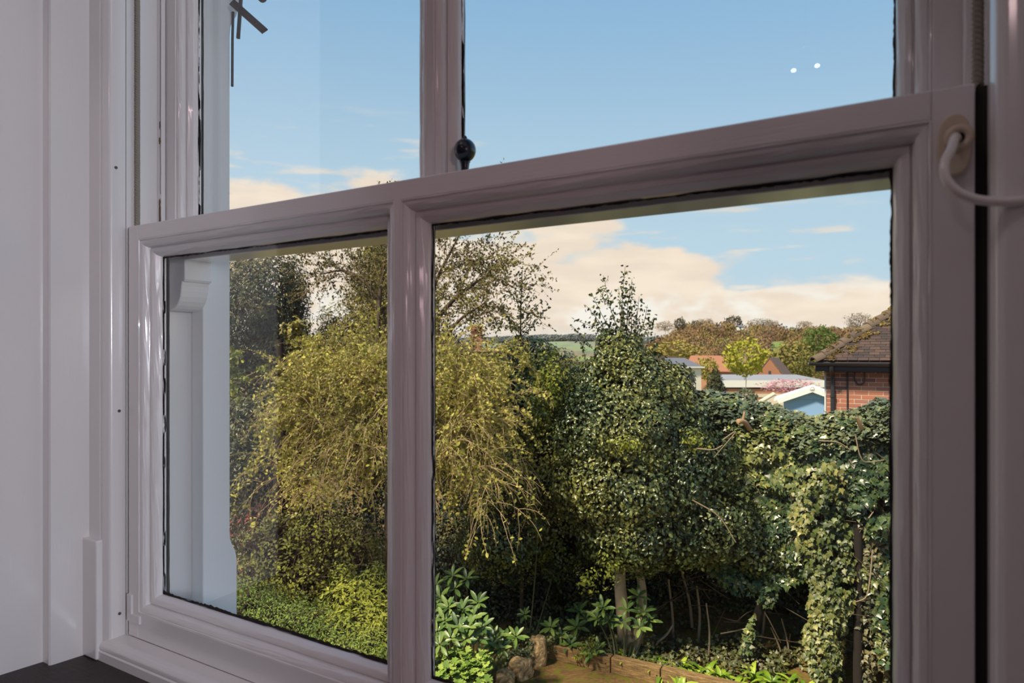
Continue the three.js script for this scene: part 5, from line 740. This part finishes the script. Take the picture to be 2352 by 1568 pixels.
{
  { // low white building
    const q = P(1775, 880, 50), o = thing('garage_block', 'long low building with white fascia and grey felt roof over brick', 'building', V(q.x, -0.6, q.z)), y = (v) => H + (807 - v) / 1568 * 50 + 0.6, w = 7.6, yaw = YAW;
    placed(o, 'wall', new THREE.BoxGeometry(w, y(893), 5).translate(0, y(893) / 2, -2.5), FB.brick, yaw); placed(o, 'fascia', new THREE.BoxGeometry(w + 0.1, y(873) - y(889), 0.2).translate(0, (y(873) + y(889)) / 2, 0.05), FB.white, yaw);
    placed(o, 'roof', new MB().quad(V(-w / 2, y(873), 0.15), V(w / 2, y(873), 0.15), V(w / 2, y(865), -5), V(-w / 2, y(865), -5)).quad(V(-w / 2, y(875), 0.12), V(w / 2, y(875), 0.12), V(w / 2, y(868), -5), V(-w / 2, y(868), -5)).geo(), FB.felt, yaw);
    placed(o, 'plinth', new THREE.BoxGeometry(w + 0.1, 0.25, 0.1).translate(0, y(908), 0.05), FB.pale, yaw);
    for (const x of [-2.4, -0.6, 1.2, 2.6]) { placed(o, 'door', new THREE.BoxGeometry(1.1, y(893) - 0.5, 0.06).translate(x, y(893) / 2 - 0.1, 0.03), FB.brick, yaw); }
  }
  { // gabled house
    const q = P(1768, 846, 62), o = thing('gabled_house', 'small brick gable end with a dark tiled roof beyond the white building', 'building', V(q.x, -3, q.z)), y = (v) => H + (807 - v) / 1568 * 62 + 3, yaw = YAW - 0.55, h = y(823) - y(862);
    placed(o, 'wall', new THREE.BoxGeometry(2.2, y(862), 4).translate(0, y(862) / 2, -2), FB.brick, yaw); placed(o, 'gable', gableGeo(2.2, 0.05, h).translate(0, y(862), -0.02), FB.red, yaw); placed(o, 'roof', gableGeo(2.4, 4.1, h, 0.08).translate(0, y(862), -2), FB.tile, yaw); placed(o, 'window', new THREE.BoxGeometry(0.5, 0.6, 0.05).translate(0, y(862) - 0.6, 0.02), FB.pane, yaw); placed(o, 'attic_vent', new THREE.BoxGeometry(0.2, 0.35, 0.05).translate(0, y(856), 0.02), FB.pane, yaw);
  }
  { // red roof
    const q = P(1640, 838, 72), o = thing('red_roofed_house', 'house with a plain rusty red roof behind the birch', 'building', V(q.x, -3, q.z)), y = (v) => H + (807 - v) / 1568 * 72 + 3, yaw = YAW + 0.9;
    placed(o, 'wall', new THREE.BoxGeometry(3, y(850), 5).translate(0, y(850) / 2, 0), FB.brick, yaw); placed(o, 'roof', gableGeo(3.3, 5.2, y(818) - y(850), 0.08).translate(0, y(850), 0), FB.red, yaw); placed(o, 'gable', gableGeo(3, 4.9, y(818) - y(850)).translate(0, y(850), 0), FB.brick, yaw);
  }
  { // white house
    const q = P(1592, 850, 40), o = thing('white_house', 'white rendered house corner with a slate roof, half behind the holly', 'building', V(q.x, -0.5, q.z)), y = (v) => H + (807 - v) / 1568 * 40 + 0.5, yaw = YAW + 0.15, w = 1.7;
    placed(o, 'wall', new THREE.BoxGeometry(w, y(843), 3).translate(-0.35, y(843) / 2, -1.5), FB.cream, yaw); placed(o, 'roof', new MB().quad(V(-1.35, y(842), 0.15), V(0.68, y(844), 0.15), V(0.1, y(822), -1.5), V(-1.35, y(822), -1.5)).quad(V(0.68, y(844), 0.15), V(0.68, y(844), -3.2), V(0.1, y(822), -1.5), V(0.1, y(822), -1.5)).geo(), FB.slate, yaw); placed(o, 'gutter', new THREE.BoxGeometry(2, 0.07, 0.08).translate(-0.35, y(843), 0.16), FB.white, yaw); placed(o, 'window', new THREE.BoxGeometry(0.35, 0.6, 0.04).translate(-0.1, y(866), 0.01), FB.pane, yaw); placed(o, 'dark_roof', new THREE.BoxGeometry(1.5, 0.24, 1).translate(0.5, y(824), -6), FB.tile, yaw);
  }
  { // summerhouse
    const q = P(1866, 905, 28), o = thing('summerhouse', 'pale blue summerhouse gable with white roof edges beside the bungalow', 'shed', V(q.x, 0, q.z)), y = (v) => H + (807 - v) / 1568 * 28, yaw = YAW - 0.41, h = y(893) - y(917);
    placed(o, 'wall', new THREE.BoxGeometry(2.2, y(917), 1.8).translate(0, y(917) / 2, -0.95), FB.blue, yaw); placed(o, 'gable', gableGeo(2.2, 0.06, h).translate(0, y(917), -0.04), FB.blue, yaw); placed(o, 'roof', gableGeo(2.7, 2.2, h * 1.18, 0.07).translate(0, y(917) - h * 0.12, -0.9), FB.white, yaw);
    for (const s of [-1, 1]) { const b = new THREE.BoxGeometry(1.5, 0.2, 0.05); b.rotateZ(-s * Math.atan2(h, 1.1)); placed(o, 'bargeboard', b.translate(s * 0.62, y(917) + h * 0.42, 0.23), FB.white, yaw); } placed(o, 'finial', new THREE.ConeGeometry(0.09, 0.22, 8).translate(0, y(893) + 0.1, 0.2), FB.white, yaw);
    for (const x of [-0.3, 0.3]) placed(o, 'door', new THREE.BoxGeometry(0.5, 1.0, 0.05).translate(x, 0.6, -0.02), FB.white, yaw);
  }
  { const q = P(1778, 915, 32), o = thing('garden_shed', 'beige shed roof left of the blue summerhouse', 'shed', V(q.x, 0, q.z)), y = (v) => H + (807 - v) / 1568 * 32, yaw = YAW - 0.3; placed(o, 'wall', new THREE.BoxGeometry(1.3, y(925), 1.2).translate(0, y(925) / 2, 0), FB.pale, yaw); placed(o, 'gable', gableGeo(1.3, 1.2, y(904) - y(925)).translate(0, y(925), 0), FB.pale, yaw); placed(o, 'roof', gableGeo(1.35, 1.25, y(904) - y(925), 0.05).translate(0, y(925), 0), FB.pale, yaw); }
  { // ridge houses
    for (const [u, v, w, h, lab, c] of [[1646, 752, 5, 2.6, 'white house on the ridge among dark trees', FB.white], [1700, 749, 3, 2, 'small white house on the ridge right of the tall dark tree', FB.white], [1612, 752, 6, 4, 'dark red house on the ridge left of the white one', FB.tile]]) { const q = P(u, v, 396), o = thing('ridge_house', lab, 'house', V(q.x, q.y - h, q.z), 'houses on the ridge'); placed(o, 'wall', new THREE.BoxGeometry(w, h, 4).translate(0, h / 2 - 0.5, 0), c, YAW); placed(o, 'base', new THREE.BoxGeometry(w, 4, 3.8).translate(0, -2.5, 0), FB.tile, YAW); const g = gableGeo(4.4, w + 0.4, h * 0.5, 0.15); g.rotateY(Math.PI / 2); placed(o, 'roof', g.translate(0, h - 0.5, 0), FB.slate, YAW); placed(o, 'window', new THREE.BoxGeometry(0.8, 0.9, 0.1).translate(-0.6, h * 0.45, 2), FB.pane, YAW); }
  }
  { // chimney behind the willow
    const t = 26, q = P(1095, 775, t), o = thing('chimney_house', 'house roof with a red brick chimney behind the willow and young holly', 'building', V(q.x, 0, q.z)), y = (v) => H + (807 - v) / 1568 * t;
    placed(o, 'chimney', new THREE.BoxGeometry(0.42, y(752) - y(840), 0.42).translate(0, (y(752) + y(840)) / 2, 0), FB.brick, YAW); placed(o, 'chimney_cap', new THREE.BoxGeometry(0.54, 0.1, 0.54).translate(0, y(757), 0), FB.red, YAW); for (const x of [-0.1, 0.1]) placed(o, 'chimney_pot', new THREE.CylinderGeometry(0.06, 0.075, 0.18, 12).translate(x, y(751), 0), FB.red, YAW);
    placed(o, 'wall', new THREE.BoxGeometry(6, y(850), 4).translate(-1, y(850) / 2, -1), FB.brick, YAW); const g = gableGeo(4.4, 6.3, y(815) - y(850), 0.08); g.rotateY(Math.PI / 2); placed(o, 'roof', g.translate(-1, y(850), -1), FB.tile, YAW);
  }
}
renderer.render(scene, camera);
